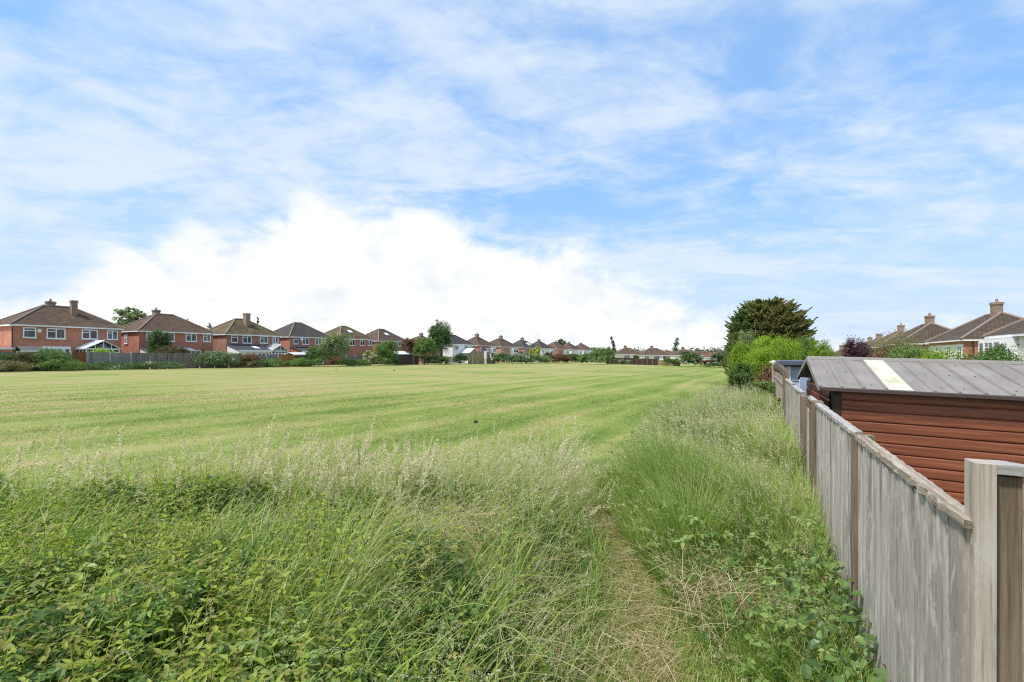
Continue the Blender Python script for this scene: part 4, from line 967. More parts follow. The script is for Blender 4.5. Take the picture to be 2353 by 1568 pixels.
def post(root, x0, x1, y0, y1, zt, mat='fence_brown', zb=-.2, seed=0, name='fence_post'):
    rng = np.random.default_rng(seed); acc = Acc(); nz = 8; zs = np.linspace(zb, zt, nz); V = []
    for z in zs:
        j = rng.normal(size=2) * .0012; V += [(x0 + j[0], y0 + j[1], z), (x1 + j[0], y0 + j[1], z), (x1 + j[0], y1 + j[1], z), (x0 + j[0], y1 + j[1], z)]
    Q = []
    for i in range(nz - 1):
        for a, b in ((0, 1), (1, 2), (2, 3), (3, 0)): Q.append((4 * i + a, 4 * i + b, 4 * i + 4 + b, 4 * i + 4 + a))
    k = 4 * (nz - 1); Q.append((k, k + 1, k + 2, k + 3)); acc.add(np.array(V), np.array(Q), float(rng.uniform(.3, .7)))
    return acc.build(name, M[mat], root)
nf = tag(near_root('board_fence'), 'weathered silver grey close board fence running beside the tall grass', 'fence')
panel(nf, .035, 1.61, 1.205, seed=1)
rail(nf, -.01, 1.60, 1.238, -.028, .024, seed=2)
post(nf, 1.622, 1.695, -.075, .030, 1.232, seed=3)
panel(nf, 1.71, 3.66, 1.215, seed=4); rail(nf, 1.70, 3.66, 1.243, -.03, .022, seed=5, mat='rail_grey')
post(nf, 3.70, 3.93, -.06, .028, 1.245, seed=6)
panel(nf, 4.0, 4.86, 1.08, seed=7, mat='fence_brown', y=-.03, bw=.43)
panel(nf, 4.50, 4.74, 1.10, seed=71, mat='fence_grey', y=-.008, bw=.12)
rail(nf, 3.68, 5.2, 1.195, -.10, -.035, seed=8, mat='rail_grey')
post(nf, 4.95, 5.17, -.06, .03, 1.20, seed=9)
panel(nf, 5.20, 6.75, 1.215, seed=10); panel(nf, 6.80, 8.55, 1.235, seed=11)
rail(nf, 5.2, 6.76, 1.24, -.03, .022, seed=12, mat='rail_grey'); rail(nf, 6.8, 8.55, 1.262, -.03, .022, seed=13, mat='rail_grey')
# trellis topped panel further along
tr = tag(near_root('trellis_panel'), 'brown arched trellis panel between two posts beyond the grey fence', 'trellis')
post(tr, 8.62, 8.74, -.05, .05, 1.40, seed=20, mat='fence_brown'); post(tr, 14.6, 14.85, -.05, .05, 1.47, seed=21, mat='fence_batten')
mb = MB(); n = 14
for i in range(n):
    a = 8.75 + 5.8 * i / n; b = 8.75 + 5.8 * (i + 1) / n; za = 1.26 + .10 * math.sin(math.pi * (.12 + .8 * i / n)); zb2 = 1.26 + .10 * math.sin(math.pi * (.12 + .8 * (i + 1) / n))
    mb.hexa([(a, -.03, za), (b, -.03, zb2), (b, .03, zb2), (a, .03, za), (a, -.03, za + .12), (b, -.03, zb2 + .12), (b, .03, zb2 + .12), (a, .03, za + .12)])
mb.build('arched_rail', M['fence_brown'], tr)
mb = MB()
for i in range(14): mb.box(8.85 + i * .42, 8.91 + i * .42, -.015, .015, .8, 1.27)
mb.box(8.76, 14.58, -.022, .022, 1.08, 1.12); mb.build('trellis_bars', M['fence_batten'], tr)
panel(tr, 8.76, 14.58, .98, seed=22, mat='fence_batten', bw=.14)
MB().tube([(14.72, 0, 1.47), (14.72, 0, 1.50), (14.72, 0, 1.55)], [.12, .12, .02], 8).build('post_cap', M['concrete'], tr)
# return piece of the fence beside the camera
rt = tag(empty('fence_return', (FO[0], FO[1], 0), math.atan2(FP[1], FP[0])), 'tall end piece of the fence with a pale batten and dark brown recess', 'fence')
# local x along the return (to the right), local -y towards the camera
post(rt, -.004, .042, -.022, .05, 1.40, mat='fence_batten', seed=30, name='batten')
post(rt, .044, .098, -.004, .045, 1.366, mat='fence_brown', seed=31)
panel(rt, .099, .95, 1.372, seed=32, y=-.02, bw=.105)
rail(rt, .043, .95, 1.400, -.024, .05, mat='rail_grey', seed=33, th=.026, rag=.002)

# ------------------------------------------------------------------ brown shed behind the fence
def shed():
    K = np.array([3.97, 6.0]); W_, Dd = 3.7, 3.0; ze, zr = 1.305, 1.655
    root = tag(empty('garden_shed', (K[0], K[1], 0)), 'brown log clad garden shed with grey ribbed roof and one cream sheet', 'shed')
    root.rotation_euler = (0, math.radians(1.6), math.atan2(FP[1], FP[0]))
    # siding profile: rounded log boards
    def prof(z0, z1):
        pts = []; bh = .122; z = z1
        while z > z0:
            for f, d in ((0, -.004), (.02, .004), (.07, .0115), (.14, .0145), (.30, .0158), (.80, .0160), (.90, .0145), (.94, .006), (.955, -.005), (.985, -.005)): pts.append((z - f * bh, d))
            z -= bh
        return pts
    t = NT('brown wood print cladding'); co = t.coord('Object')
    a = t.noise(t.mapping(co, (1.1, 1.1, 26)), 1.0, 6, .65, .6); b = t.noise(t.mapping(co, (.35, .35, 8.2)), 1.0, 2)
    c = t.ramp(a, [(.30, (.13, .042, .022)), (.48, (.235, .075, .036)), (.60, (.305, .104, .048)), (.74, (.38, .145, .066))])
    c = t.mix(1.0, c, t.ramp(b, [(.3, (.8, .78, .78)), (.7, (1.15, 1.12, 1.1))]), 'MULTIPLY')
    clad = t.done(t.principled(c, .42, .45))
    dark = plain('dark brown trim', (.048, .030, .022), .5, .4, .15, 4)
    rm = NT('grey roof sheet'); co = rm.coord('Object')
    cc = rm.ramp(rm.noise(co, 2.2, 6, .6), [(.3, (.200, .178, .160)), (.7, (.255, .230, .208))])
    cc = rm.mix(1.0, cc, rm.ramp(rm.noise(rm.mapping(co, (9, 1.2, 1)), 1.0, 4), [(.35, (.88, .87, .86)), (.6, (1.05, 1.05, 1.05))]), 'MULTIPLY')
    roofm = rm.done(rm.principled(cc, .6, .3))
    cm = NT('cream translucent sheet'); co = cm.coord('Object')
    k = cm.ramp(cm.noise(cm.mapping(co, (3, 1.1, 1)), 1.0, 3, .5, .4), [(.44, (.60, .57, .42)), (.56, (.44, .40, .26)), (.66, (.60, .57, .43))])
    creamm = cm.done(cm.principled(k, .4, .4))
    def siding(name, x0, x1, z0, z1, end=False):
        pr = prof(z0, z1); acc = Acc(); n = 2; V = []
        for (z, d) in pr:
            for x in np.linspace(x0, x1, n): V.append((x, -d, z) if not end else (-d, x, z))
        Q = []
        for i in range(len(pr) - 1):
            for j in range(n - 1):
                q = (i * n + j, i * n + j + 1, (i + 1) * n + j + 1, (i + 1) * n + j); Q.append(q[::-1] if not end else q)
        acc.add(np.array(V), np.array(Q), .5); return acc.build(name, clad, root, smooth=False)
    siding('front_cladding', .10, W_, -.15, ze - .035)
    siding('end_cladding', .10, Dd, -.15, ze - .05, True)
    MB().box(.0, .098, -.03, .098, -.2, ze - .02).build('corner_post', dark, root, bevel=.006)
    MB().box(.02, W_, .03, Dd - .02, -.15, ze - .06).build('inner_wall', dark, root)
    # gable infill
    MB().poly([(.02, .1, ze - .05), (.02, Dd - .1, ze - .05), (.02, Dd / 2, zr - .06)][::-1]).build('gable', M['fence_brown'], root); MB().poly([(W_, .1, ze - .05), (W_, Dd - .1, ze - .05), (W_, Dd / 2, zr - .06)]).build('gable', M['fence_brown'], root)
    oh, eo = .10, .13; slope = (zr - ze) / (Dd / 2 + oh)
    def sheet(name, xa, xb, mat, side=1, lift=0.0):
        y0, y1 = (-oh, Dd / 2) if side > 0 else (Dd + oh, Dd / 2)
        p = [(xa, y0, ze + lift), (xb, y0, ze + lift), (xb, y1, zr + lift), (xa, y1, zr + lift)]
        return ptile(root, p if side > 0 else p[::-1], name, mat, .012)
    nb_ = 18; bw = (W_ + eo * 2) / nb_; xs = [-eo + bw * i for i in range(nb_ + 1)]
    rf = sheet('roof_sheet', xs[0], xs[3], roofm); sheet('roof_sheet', xs[4], xs[-1], roofm); sheet('roof_sheet', xs[0], xs[-1], roofm, -1)
    sheet('cream_sheet', xs[3] + .002, xs[4] + .03, creamm, 1, .009)
    rb = MB()
    for i, x in enumerate(xs[1:-1], 1):
        if i == 4: continue
        hw = .014
        for yy, s in (((-oh, Dd / 2), 1), ((Dd + oh, Dd / 2), -1)):
            a = (x - hw, yy[0], ze); b = (x + hw, yy[0], ze); c_ = (x + hw, yy[1], zr); d = (x - hw, yy[1], zr)
            u_ = lambda q, h, w: (q[0] + w, q[1], q[2] + h)
            rb.hexa([u_(a, .001, -.006), u_(b, .001, .006), u_(c_, .001, .006), u_(d, .001, -.006), u_(a, .024, .004), u_(b, .024, -.004), u_(c_, .024, -.004), u_(d, .024, .004)])
    rb.build('roof_ribs', roofm, root)
    sc = MB(); rng = np.random.default_rng(4)
    for i in range(nb_):
        for f in (.12, .5, .86):
            if rng.random() < .55:
                x = xs[i] + bw * rng.uniform(.3, .7); y = -oh + (Dd / 2 + oh) * f; z = ze + (zr - ze) * f; sc.tube([(x, y, z), (x, y, z + .006)], .008, 6)
    sc.build('roof_screws', dark, root)
    r = MB(); r.hexa([(-eo - .01, Dd / 2 - .07, zr - .012), (W_ + eo, Dd / 2 - .07, zr - .012), (W_ + eo, Dd / 2 + .07, zr - .012), (-eo - .01, Dd / 2 + .07, zr - .012), (-eo - .01, Dd / 2 - .03, zr + .034), (W_ + eo, Dd / 2 - .03, zr + .034), (W_ + eo, Dd / 2 + .03, zr + .034), (-eo - .01, Dd / 2 + .03, zr + .034)])
    r.build('ridge_cap', plain('dull ridge metal', (.20, .185, .16), .5, .5, .2, 5), root)
    for xa in (-eo - .03, W_ + eo - .01):           # barge trims at both gable ends
        b = MB()
        for y0, y1 in ((-oh - .01, Dd / 2), (Dd + oh + .01, Dd / 2)):
            b.hexa([(xa, y0, ze - .05), (xa + .04, y0, ze - .05), (xa + .04, y1, zr - .05), (xa, y1, zr - .05), (xa, y0, ze + .022), (xa + .04, y0, ze + .022), (xa + .04, y1, zr + .022), (xa, y1, zr + .022)])
        b.build('barge_trim', roofm, root)
    MB().box(-eo - .02, W_ + eo, -oh - .045, -oh - .002, ze - .048, ze + .004).build('eaves_gutter', plain('brown gutter', (.075, .052, .045), .45, .5, .15, 5), root, bevel=.008)
    MB().box(-eo, W_ + eo, -oh, -.026, ze - .046, ze - .03).build('soffit', dark, root)
shed()
# pale blue board leaning by the shed, and the blue-grey shed beyond
o = MB().box(-.09, .09, -.012, .012, 0, 1.27).build('leaning_board', plain('pale blue paint', (.46, .53, .64), .6, .3, .08, 3), None, bevel=.003)
o.location = (px(1849, 9.3), 9.3, 0); o.rotation_euler = (math.radians(-3), math.radians(1), math.radians(8)); tag(o, 'pale blue grey board standing upright between fence and brown shed', 'board')
def blue_shed():
    Z = 12.6; X0 = px(1800, Z); root = tag(empty('painted_shed', (X0, Z, -.3), math.atan2(FP[1], FP[0])), 'pale blue painted shed with dark flat roof beyond the brown shed', 'shed')
    paint = plain('pale blue shed paint', (.36, .41, .50), .65, .3, .06, 2); trim = plain('slate blue roof edge', (.075, .09, .12), .5, .4, .1, 3)
    mb = MB()
    for i in range(9): mb.hexa([(.12, .03, .0 + i * .19), (2.4, .03, i * .19), (2.4, .06, i * .19), (.12, .06, i * .19), (.12, .05, (i + 1) * .19 - .006), (2.4, .05, (i + 1) * .19 - .006), (2.4, .06, (i + 1) * .19 - .006), (.12, .06, (i + 1) * .19 - .006)])
    mb.build('cladding', paint, root); MB().box(.10, 2.4, .062, 2, 0, 1.70).build('wall', paint, root)
    MB().box(.06, .17, .0, .06, 0, 1.72).build('corner_trim', M['white_paint'], root)
    MB().box(-.12, 2.6, -.16, 2.2, 1.74, 1.86).build('flat_roof', trim, root, bevel=.01)
blue_shed()
# dark clods lying on the mown grass
clodm = plain('dark turf clod', (.03, .03, .022), .95, .1, .3, 20)
for x, y, s in ((1093, 967, .075), (2080, 0, 0), (905, 851.5, .12), (772, 851, .10)):
    if not s: continue
    Z = EYE * FPX / (y - HY) * .985; X = px(x, Z); rng = np.random.default_rng(int(x)); mb = MB()
    pts = unit(14, rng) * s * np.array([1, .8, .55]); bm_v = [(0, 0, s * .5)] + [tuple(p) for p in pts]
    ring = [(s * math.cos(k * .785) * rng.uniform(.7, 1.2), s * math.sin(k * .785) * rng.uniform(.7, 1.2), -.01) for k in range(8)]
    mid_ = [(p[0] * .75, p[1] * .75, s * rng.uniform(.35, .7)) for p in ring]
    for k in range(8): mb.poly([ring[k], ring[(k + 1) % 8], mid_[(k + 1) % 8], mid_[k]]); mb.poly([mid_[k], mid_[(k + 1) % 8], (0.01, 0, s * .85)])
    o = mb.build('turf_clod', clodm); o.location = (X, Z, tz(X, Z)); tag(o, {1093: 'small dark turf clod lying nearest on the mown grass', 905: 'dark turf clod far out on the mown field, on the right of a pair', 772: 'dark turf clod far out on the mown field, left one of a pair'}[x], 'clod', 'clods on the mown field')
# ------------------------------------------------------------------ foreground vegetation
GM = {}
GM['blade'] = leaf_mat('long grass blades', [(.070, .130, .016), (.145, .250, .034), (.245, .365, .062), (.40, .49, .16)], .48, .42, .35, hue=(.52, .44, .24))
GM['seed'] = leaf_mat('grass seed heads', [(.34, .34, .19), (.50, .48, .31), (.64, .58, .42), (.76, .67, .55)], .5, .7, .2)
GM['straw'] = leaf_mat('dead straw', [(0.184, 0.127, 0.057), (0.322, 0.230, 0.115), (0.460, 0.356, 0.207), (0.598, 0.494, 0.333)], .2, .7, .2)
GM['bleaf'] = leaf_mat('bramble foliage', [(.065, .120, .026), (.135, .220, .050), (.215, .305, .080), (.34, .42, .14)], .42, .45, .3, hue=(.38, .36, .10))
GM['nettle'] = leaf_mat('nettle foliage', [(.10, .145, .014), (.205, .270, .028), (.31, .375, .048), (.42, .45, .11)], .45, .5, .3, hue=(.22, .15, .07))
GM['broad'] = leaf_mat('broad dock leaves', [(.05, .10, .03), (.10, .17, .05), (.15, .24, .065), (.22, .31, .10)], .35, .4, .4)
R2 = np.random.default_rng(2024)

def curve(X, Y, Z, L, az, th0, th1, K, p=1.5):
    """points along arching stalks: the angle from upright goes th0 -> th1"""
    s = np.linspace(0, 1, K + 1); sm_ = (s[:-1] + s[1:]) / 2
    th = th0[:, None] + (th1 - th0)[:, None] * sm_[None, :] ** p
    ds = (L / K)[:, None]; h = np.concatenate([np.zeros((len(L), 1)), np.cumsum(np.sin(th) * ds, 1)], 1); v = np.concatenate([np.zeros((len(L), 1)), np.cumsum(np.cos(th) * ds, 1)], 1)
    return np.stack([X[:, None] + h * np.cos(az)[:, None], Y[:, None] + h * np.sin(az)[:, None], Z[:, None] + v], -1)   # n,K+1,3
def ribbon(acc, P, w, tint, hue, rng, taper='blade'):
    n, k1, _ = P.shape; s = np.linspace(0, 1, k1)
    prof = (np.clip(1 - s ** 2.2, .04, 1) * np.clip(.55 + s * 1.5, 0, 1)) if taper == 'blade' else (1 - .5 * s)
    d = P[:, -1, :2] - P[:, 0, :2]; a = np.arctan2(d[:, 1], d[:, 0]) + np.pi / 2 + rng.normal(size=n) * .6
    W_ = np.stack([np.cos(a), np.sin(a), rng.normal(size=n) * .25], -1)[:, None, :] * (w[:, None] * prof[None, :] * .5)[..., None]
    V = np.stack([P - W_, P + W_], 2)                 # n,k1,2,3
    b = (np.arange(n) * k1 * 2)[:, None] + np.arange(k1 - 1)[None, :] * 2
    Q = np.stack([b, b + 1, b + 3, b + 2], -1)
    acc.add(V, Q, np.repeat(tint, k1 * 2), np.repeat(hue, k1 * 2))
def grass(acc, X, Y, L, w, rng, az, th0=(.05, .3), th1=(.5, 1.7), K=4, tint=(.2, .8), hue=None, z=None):
    n = len(X); Z = (terrain(X, Y) - .02) if z is None else z
    P = curve(X, Y, Z, L, az, rng.uniform(*th0, n), rng.uniform(*th1, n), K)
    ribbon(acc, P, w, np.clip(rng.uniform(*tint, n), 0, 1), np.zeros(n) if hue is None else hue, rng)
    return P
def panicles(stem, seed, X, Y, L, az, rng, kind, th0=(.02, .22), th1=(.2, 1.2), m=34, size=.010, scale=None, z=None, frac=.24, stemw=.0024, tb=.6):
    """flowering stalks: kind 0 dense spike, 1 open drooping panicle"""
    n = len(X); K = 8; Z = (terrain(X, Y) - .02) if z is None else z
    P = curve(X, Y, Z, L, az, rng.uniform(*th0, n), rng.uniform(*th1, n), K, 2.2)
    sc = np.ones(n) if scale is None else scale
    ribbon(stem, P, stemw * sc, np.clip(rng.uniform(.55, 1.0, n), 0, 1), np.clip(rng.uniform(.15, .75, n), 0, 1), rng, 'stalk')
    f = rng.random((n, m)); f = (1 - frac) + frac * f if kind else (1 - frac * .55) + frac * .55 * f
    i0 = np.minimum((f * K).astype(int), K - 1); fr = f * K - i0
    ar = np.arange(n)[:, None]; A = P[ar, i0]; B = P[ar, i0 + 1]; pos = A + (B - A) * fr[..., None]; ax = norm(B - A)
    rel = (f - f.min(1, keepdims=True)) / np.maximum(f.max(1, keepdims=True) - f.min(1, keepdims=True), 1e-6)
    rd = norm(np.cross(ax, rng.normal(size=ax.shape)))
    if kind:
        br = (1 - rel * .85) * rng.uniform(.15, 1, (n, m)) * rng.uniform(.02, .055, n)[:, None]
        dr = norm(rd * .8 + ax * .9 + np.array([0, 0, -.25])); off = dr * br[..., None] - np.array([0, 0, 1]) * (br ** 2 * 4)[..., None]
        pt = norm(dr * .6 + ax * .4 + np.array([0, 0, -.55]) + rng.normal(size=dr.shape) * .25)
    else:
        off = rd * (.0045 * sc[:, None] * np.sin(np.pi * (rel * .85 + .12)))[..., None]; pt = norm(ax * .9 + rd * .55)
    pos = pos + off * (sc[:, None, None] if kind else 1); C_ = pos.reshape(-1, 3); pt = pt.reshape(-1, 3); N_ = len(C_)
    sd_ = norm(np.cross(pt, rng.normal(size=pt.shape))); sz = (size * np.repeat(sc, m) * rng.uniform(.6, 1.35, N_))[:, None]
    V = np.stack([C_ - pt * sz * .5, C_ - sd_ * sz * .27, C_ + pt * sz * .6, C_ + sd_ * sz * .27], 1)
    t = np.clip(np.repeat(rng.normal(size=n) * .22 + tb, m) + rng.normal(size=N_) * .13, 0, 1)
    seed.add(V, np.arange(N_ * 4).reshape(N_, 4), np.repeat(t, 4))
def leaflets(acc, P, tg, nr, ln, wd, rng, tint, hue):
    """ovate leaflets with a folded midrib: two rows of three quads"""
    n = len(P); bt = np.cross(nr, tg); st = [0, .22, .58, 1.0]; wp = [0.06, .85, .82, .04]
    rows = []
    for s, q in zip(st, wp):
        c = P + tg * (ln * s)[:, None] - nr * (ln * .20 * s * s)[:, None]
        e = bt * (wd * q * .5)[:, None]; u_ = nr * (wd * q * .16)[:, None]
        rows.append(np.stack([c - e + u_, c, c + e + u_], 1))
    V = np.stack(rows, 1)                     # n,4,3,3
    base = (np.arange(n) * 12)[:, None]; Q = []
    for r in range(3):
        for k in range(2): Q.append(np.stack([base[:, 0] + r * 3 + k, base[:, 0] + r * 3 + k + 1, base[:, 0] + r * 3 + k + 4, base[:, 0] + r * 3 + k + 3], -1))
    acc.add(V, np.concatenate(Q), np.repeat(tint, 12), np.repeat(hue, 12))
def trifoliate(acc, P, az, tilt, size, rng, tint, hue, five=False):
    n = len(P); ht = np.stack([np.cos(az) * np.cos(tilt), np.sin(az) * np.cos(tilt), -np.sin(tilt)], -1)
    nr = norm(np.stack([np.cos(az) * np.sin(tilt), np.sin(az) * np.sin(tilt), np.cos(tilt)], -1) + rng.normal(size=(n, 3)) * .22)
    bt = norm(np.cross(nr, ht)); ht = np.cross(bt, nr)
    for da, k, b in ((0, 1.0, .30), (1.15, .82, .05), (-1.15, .82, .05)):
        tg = norm(ht * math.cos(da) + bt * math.sin(da)); ln = size * k
        n2 = norm(nr + rng.normal(size=nr.shape) * .18); tg2 = norm(tg - n2 * np.sum(tg * n2, 1, keepdims=True))
        leaflets(acc, P + tg * (size * b)[:, None], tg2, n2, ln, ln * .66, rng, np.clip(tint + rng.normal(size=n) * .06, 0, 1), hue)

def sample(n, y0, y1, rng, margin=.9, pw=1.0, x_lo=-1.60, x_hi=1.0):
    """points in the wedge the scene shows, denser close by"""
    Y = y0 + (y1 - y0) * rng.random(n) ** pw
    X = rng.uniform(x_lo, x_hi, n) * Y + rng.uniform(-margin, margin, n)
    return X, Y
def ratio(X, Y): return X / Y

# canopy height of the bramble bank and the patchwork of plants on it
def canopy(X, Y):
    h = .14 + .60 * fbm(X * 1.1, Y * 1.1, 21, 3) + .22 * (fbm(X * 3.3, Y * 3.3, 22, 2) - .3)
    h = h * sm(.05, -.55, X - left_edge(Y)) * (.55 + .45 * sm(0, -.9, Y - far_edge(X)))
    return h - .10 * np.exp(-(((X + .32) / .42) ** 2 + ((Y - 3.45) / .62) ** 2))
def inleft(X, Y, m=0.0): return (X < left_edge(Y) - m) & (Y < far_edge(X) - m)
def inright(X, Y): return (X > right_edge(Y)) & (X < fence_x(Y) - .04)
def hollow(X, Y): return np.exp(-(((X + .30 + .12 * (Y - 3.4)) / .34) ** 2 + ((Y - 3.4) / .75) ** 2))

bl, sd_a, br, nt, st_, bd = Acc(), Acc(), Acc(), Acc(), Acc(), Acc()
# brambles: arching canes and layered leaves
n = 155000; X, Y = sample(n, 1.25, 6.0, R2, pw=.85)
gap = fbm(X * 2.2, Y * 2.2, 31, 3); q = X / Y
wgt = np.where(q < -.52, .68, .40) * sm(.42, .58, gap) * (1 - .95 * hollow(X, Y)) * np.where(q > .10, .55, 1)
k = inleft(X, Y, .02) & (R2.random(n) < wgt); X, Y = X[k], Y[k]; n = len(X)
dep = R2.random(n) ** 1.7; cz = canopy(X, Y); Z = terrain(X, Y) + cz * (1.03 - .55 * dep) + R2.normal(size=n) * .025
hue = (R2.random(n) < .07).astype(float) * R2.uniform(.3, .9, n)
trifoliate(br, np.stack([X, Y, Z], 1), R2.uniform(0, 6.283, n), R2.normal(size=n) * .35 + .25, R2.uniform(.022, .048, n) * np.where(R2.random(n) < .07, 1.5, 1), R2, np.clip(.50 + (fbm(X * 1.6, Y * 1.6, 41, 2) - .5) * .9 + R2.normal(size=n) * .17, 0, 1), hue)
m = 340; X, Y = sample(m, 2.2, 5.8, R2); k = inleft(X, Y); X, Y = X[k], Y[k]; m = len(X)
P = curve(X, Y, terrain(X, Y), R2.uniform(.6, 1.3, m), R2.uniform(0, 6.28, m), R2.uniform(.1, .5, m), R2.uniform(1.4, 2.3, m), 8)
ribbon(st_, P, np.full(m, .004), R2.uniform(0, .5, m), np.zeros(m), R2, 'stalk')
# nettles and other leafy stems, mostly on the left
n = 6200; X, Y = sample(n, 1.3, 5.6, R2, pw=.9)
q = X / Y; k = inleft(X, Y, .05) & (R2.random(n) < np.where(q < -.58, 1.0, np.where(q < -.35, .45, .20))) & (fbm(X * 1.4, Y * 1.4, 51, 3) > .36); X, Y = X[k], Y[k]; n = len(X)
cz = canopy(X, Y); H = np.clip(cz + R2.uniform(-.04, .24, n), .3, .95); az = R2.uniform(0, 6.28, n)
P = curve(X, Y, terrain(X, Y), H, az, R2.uniform(0, .2, n), R2.uniform(.05, .5, n), 8)
seedy = R2.random(n) < .20
ribbon(nt, P, np.full(n, .006), R2.uniform(.3, .7, n), np.where(seedy, .6, .1), R2, 'stalk')
for j in range(9):
    f = .28 + .72 * j / 8; i0 = min(int(f * 8), 7); fr = f * 8 - i0; base = P[:, i0] + (P[:, i0 + 1] - P[:, i0]) * fr
    for side in (0, math.pi):
        a = az + j * 1.57 + side + R2.normal(size=n) * .3; up_ = R2.uniform(.0, .5, n) + (.35 if j == 8 else 0)
        tg = np.stack([np.cos(a) * np.cos(up_), np.sin(a) * np.cos(up_), np.sin(up_)], -1); nr = norm(np.stack([-np.cos(a) * np.sin(up_), -np.sin(a) * np.sin(up_), np.cos(up_)], -1) + R2.normal(size=(n, 3)) * .15)
        ln = R2.uniform(.04, .072, n) * (1.15 - .5 * f)
        leaflets(nt, base, norm(tg - nr * np.sum(tg * nr, 1, keepdims=True)), nr, ln, ln * .46, R2, np.clip(.55 + .25 * (f - .5) + R2.normal(size=n) * .14, 0, 1), np.where(seedy, R2.uniform(.3, .9, n), (R2.random(n) < .1) * .5))
# long green grass through the brambles
n = 108000; X, Y = sample(n, 1.2, 6.3, R2, pw=.85); q = X / Y
cl = fbm(X * 1.5, Y * 1.5, 61, 3); wgt = sm(.42, .57, cl) * np.where(q < -.60, .62, np.where(q < -.42, .85, 1.0)) * (1 - .8 * hollow(X, Y))
k = inleft(X, Y, -.10) & (R2.random(n) < wgt); X, Y = X[k], Y[k]; n = len(X)
az = np.where(X > left_edge(Y) - .5, 2.4, .35) + R2.normal(size=n) * 1.0 + (fbm(X, Y, 63, 2) - .5) * 3
dryg = (R2.random(n) < .14) * R2.uniform(.3, 1, n)
edge = .34 + .66 * sm(-.02, -.5, X - left_edge(Y))
grass(bl, X, Y, R2.uniform(.35, .88, n) * edge, R2.uniform(.0055, .0145, n), R2, az, (.05, .40), (.7, 2.2), 5, (.25, 1.0), dryg)
# flowering stalks over the bank
n = 6800; X, Y = sample(n, 1.5, 6.4, R2, pw=.6); q = X / Y
wgt = np.where(q < -.7, .42, np.where(q < -.42, .65, 1.0)) * sm(.30, .56, fbm(X * 1.3, Y * 1.3, 71, 3)) * (1 - .4 * hollow(X, Y)) * (.45 + .9 * sm(3.6, 5.0, Y))
k = inleft(X, Y, -.12) & (R2.random(n) < wgt); X, Y = X[k], Y[k]
u_ = R2.random(len(X)) < .72
lean = .25 + R2.normal(size=len(X)) * .9 + (fbm(X * .8, Y * .8, 73, 2) - .5) * 3.5
Ls = R2.uniform(.60, 1.02, len(X)) * (.72 + .28 * sm(3.0, 4.6, Y)); scl = np.clip(.38 + Y * .20, .7, 1.5)
panicles(bl, sd_a, X[u_], Y[u_], Ls[u_], lean[u_], R2, 1, (.03, .32), (.4, 1.9), 50, .0105, scl[u_], frac=.27, tb=.5)
panicles(bl, sd_a, X[~u_], Y[~u_], Ls[~u_], lean[~u_], R2, 0, (.02, .25), (.15, .9), 64, .009, scl[~u_], frac=.25, tb=.7)
# upright stalks standing along the far rim of the bank
tc = R2.uniform(-8.6, .75, 118); tcy = far_edge(tc) + R2.uniform(-1.1, .1, 118); ti = R2.choice(118, 1240, p=(lambda v: v / v.sum())(R2.random(118) ** 2 + .05)); n = 1240
X = tc[ti] + R2.normal(size=n) * .09; Y = tcy[ti] + R2.normal(size=n) * .09
k = (X < left_edge(Y) + .1) & (R2.random(n) < np.where(X / Y < -.62, .22, np.where(X / Y < -.5, .6, .9))); k_ = k; X, Y = X[k], Y[k]; n = len(X); u_ = R2.random(n) < .60
Ls = R2.uniform(.62, .98, n) + (R2.random(n) < .12) * .16; lean = np.arctan2(Y - tcy[ti][k_], X - tc[ti][k_]) * .5 + .2 + R2.normal(size=n) * .8; scl = R2.uniform(1.15, 1.7, n)
panicles(bl, sd_a, X[u_], Y[u_], Ls[u_], lean[u_], R2, 1, (.0, .22), (.1, 1.1), 80, .0115, scl[u_], frac=.30, tb=.88)
panicles(bl, sd_a, X[~u_], Y[~u_], Ls[~u_], lean[~u_], R2, 0, (.0, .22), (.05, .7), 95, .0095, scl[~u_], frac=.27, tb=.85)
# flopped pale grass with long arching heads on the path side
n = 1500; X, Y = sample(n, 1.5, 5.2, R2, pw=.8, x_lo=-.40, x_hi=.22)
k = inleft(X, Y, .22) & (R2.random(n) < .95); X, Y = X[k], Y[k]; n = len(X)
az = 1.6 + R2.normal(size=n) * 1.0
grass(bl, X, Y, R2.uniform(.55, 1.05, n), R2.uniform(.003, .006, n), R2, az, (.35, .8), (1.3, 2.2), 7, (.6, 1), R2.uniform(.0, .5, n))
k = R2.random(n) < .50; panicles(bl, sd_a, X[k], Y[k], R2.uniform(.6, 1.05, k.sum()), az[k], R2, 1, (.35, .7), (1.3, 2.1), 56, .008, np.clip(.4 + Y[k] * .15, .7, 1.1), frac=.36, tb=.4)
# long arching pale stems lying over the middle of the bank
n = 3000; X, Y = sample(n, 1.7, 5.4, R2, pw=.7, x_lo=-.52, x_hi=.20)
k = inleft(X, Y, .12) & (R2.random(n) < sm(.30, .55, fbm(X * 1.1, Y * 1.1, 77, 3))); X, Y = X[k], Y[k]; n = len(X)
az = .3 + R2.normal(size=n) * .8 + (fbm(X * .7, Y * .7, 78, 2) - .5) * 4; zz = terrain(X, Y) + canopy(X, Y) * R2.uniform(.2, .7, n)
grass(bl, X, Y, R2.uniform(.35, .80, n), R2.uniform(.004, .008, n), R2, az, (.15, .55), (1.2, 2.3), 7, (.75, 1), R2.uniform(.0, .4, n), z=zz)
k = R2.random(n) < .45; panicles(bl, sd_a, X[k], Y[k], R2.uniform(.45, .80, k.sum()), az[k] + R2.normal(size=k.sum()) * .2, R2, 1, (.15, .5), (1.2, 2.2), 44, .0085, np.clip(.4 + Y[k] * .15, .7, 1.15), z=zz[k], frac=.34, tb=.5)
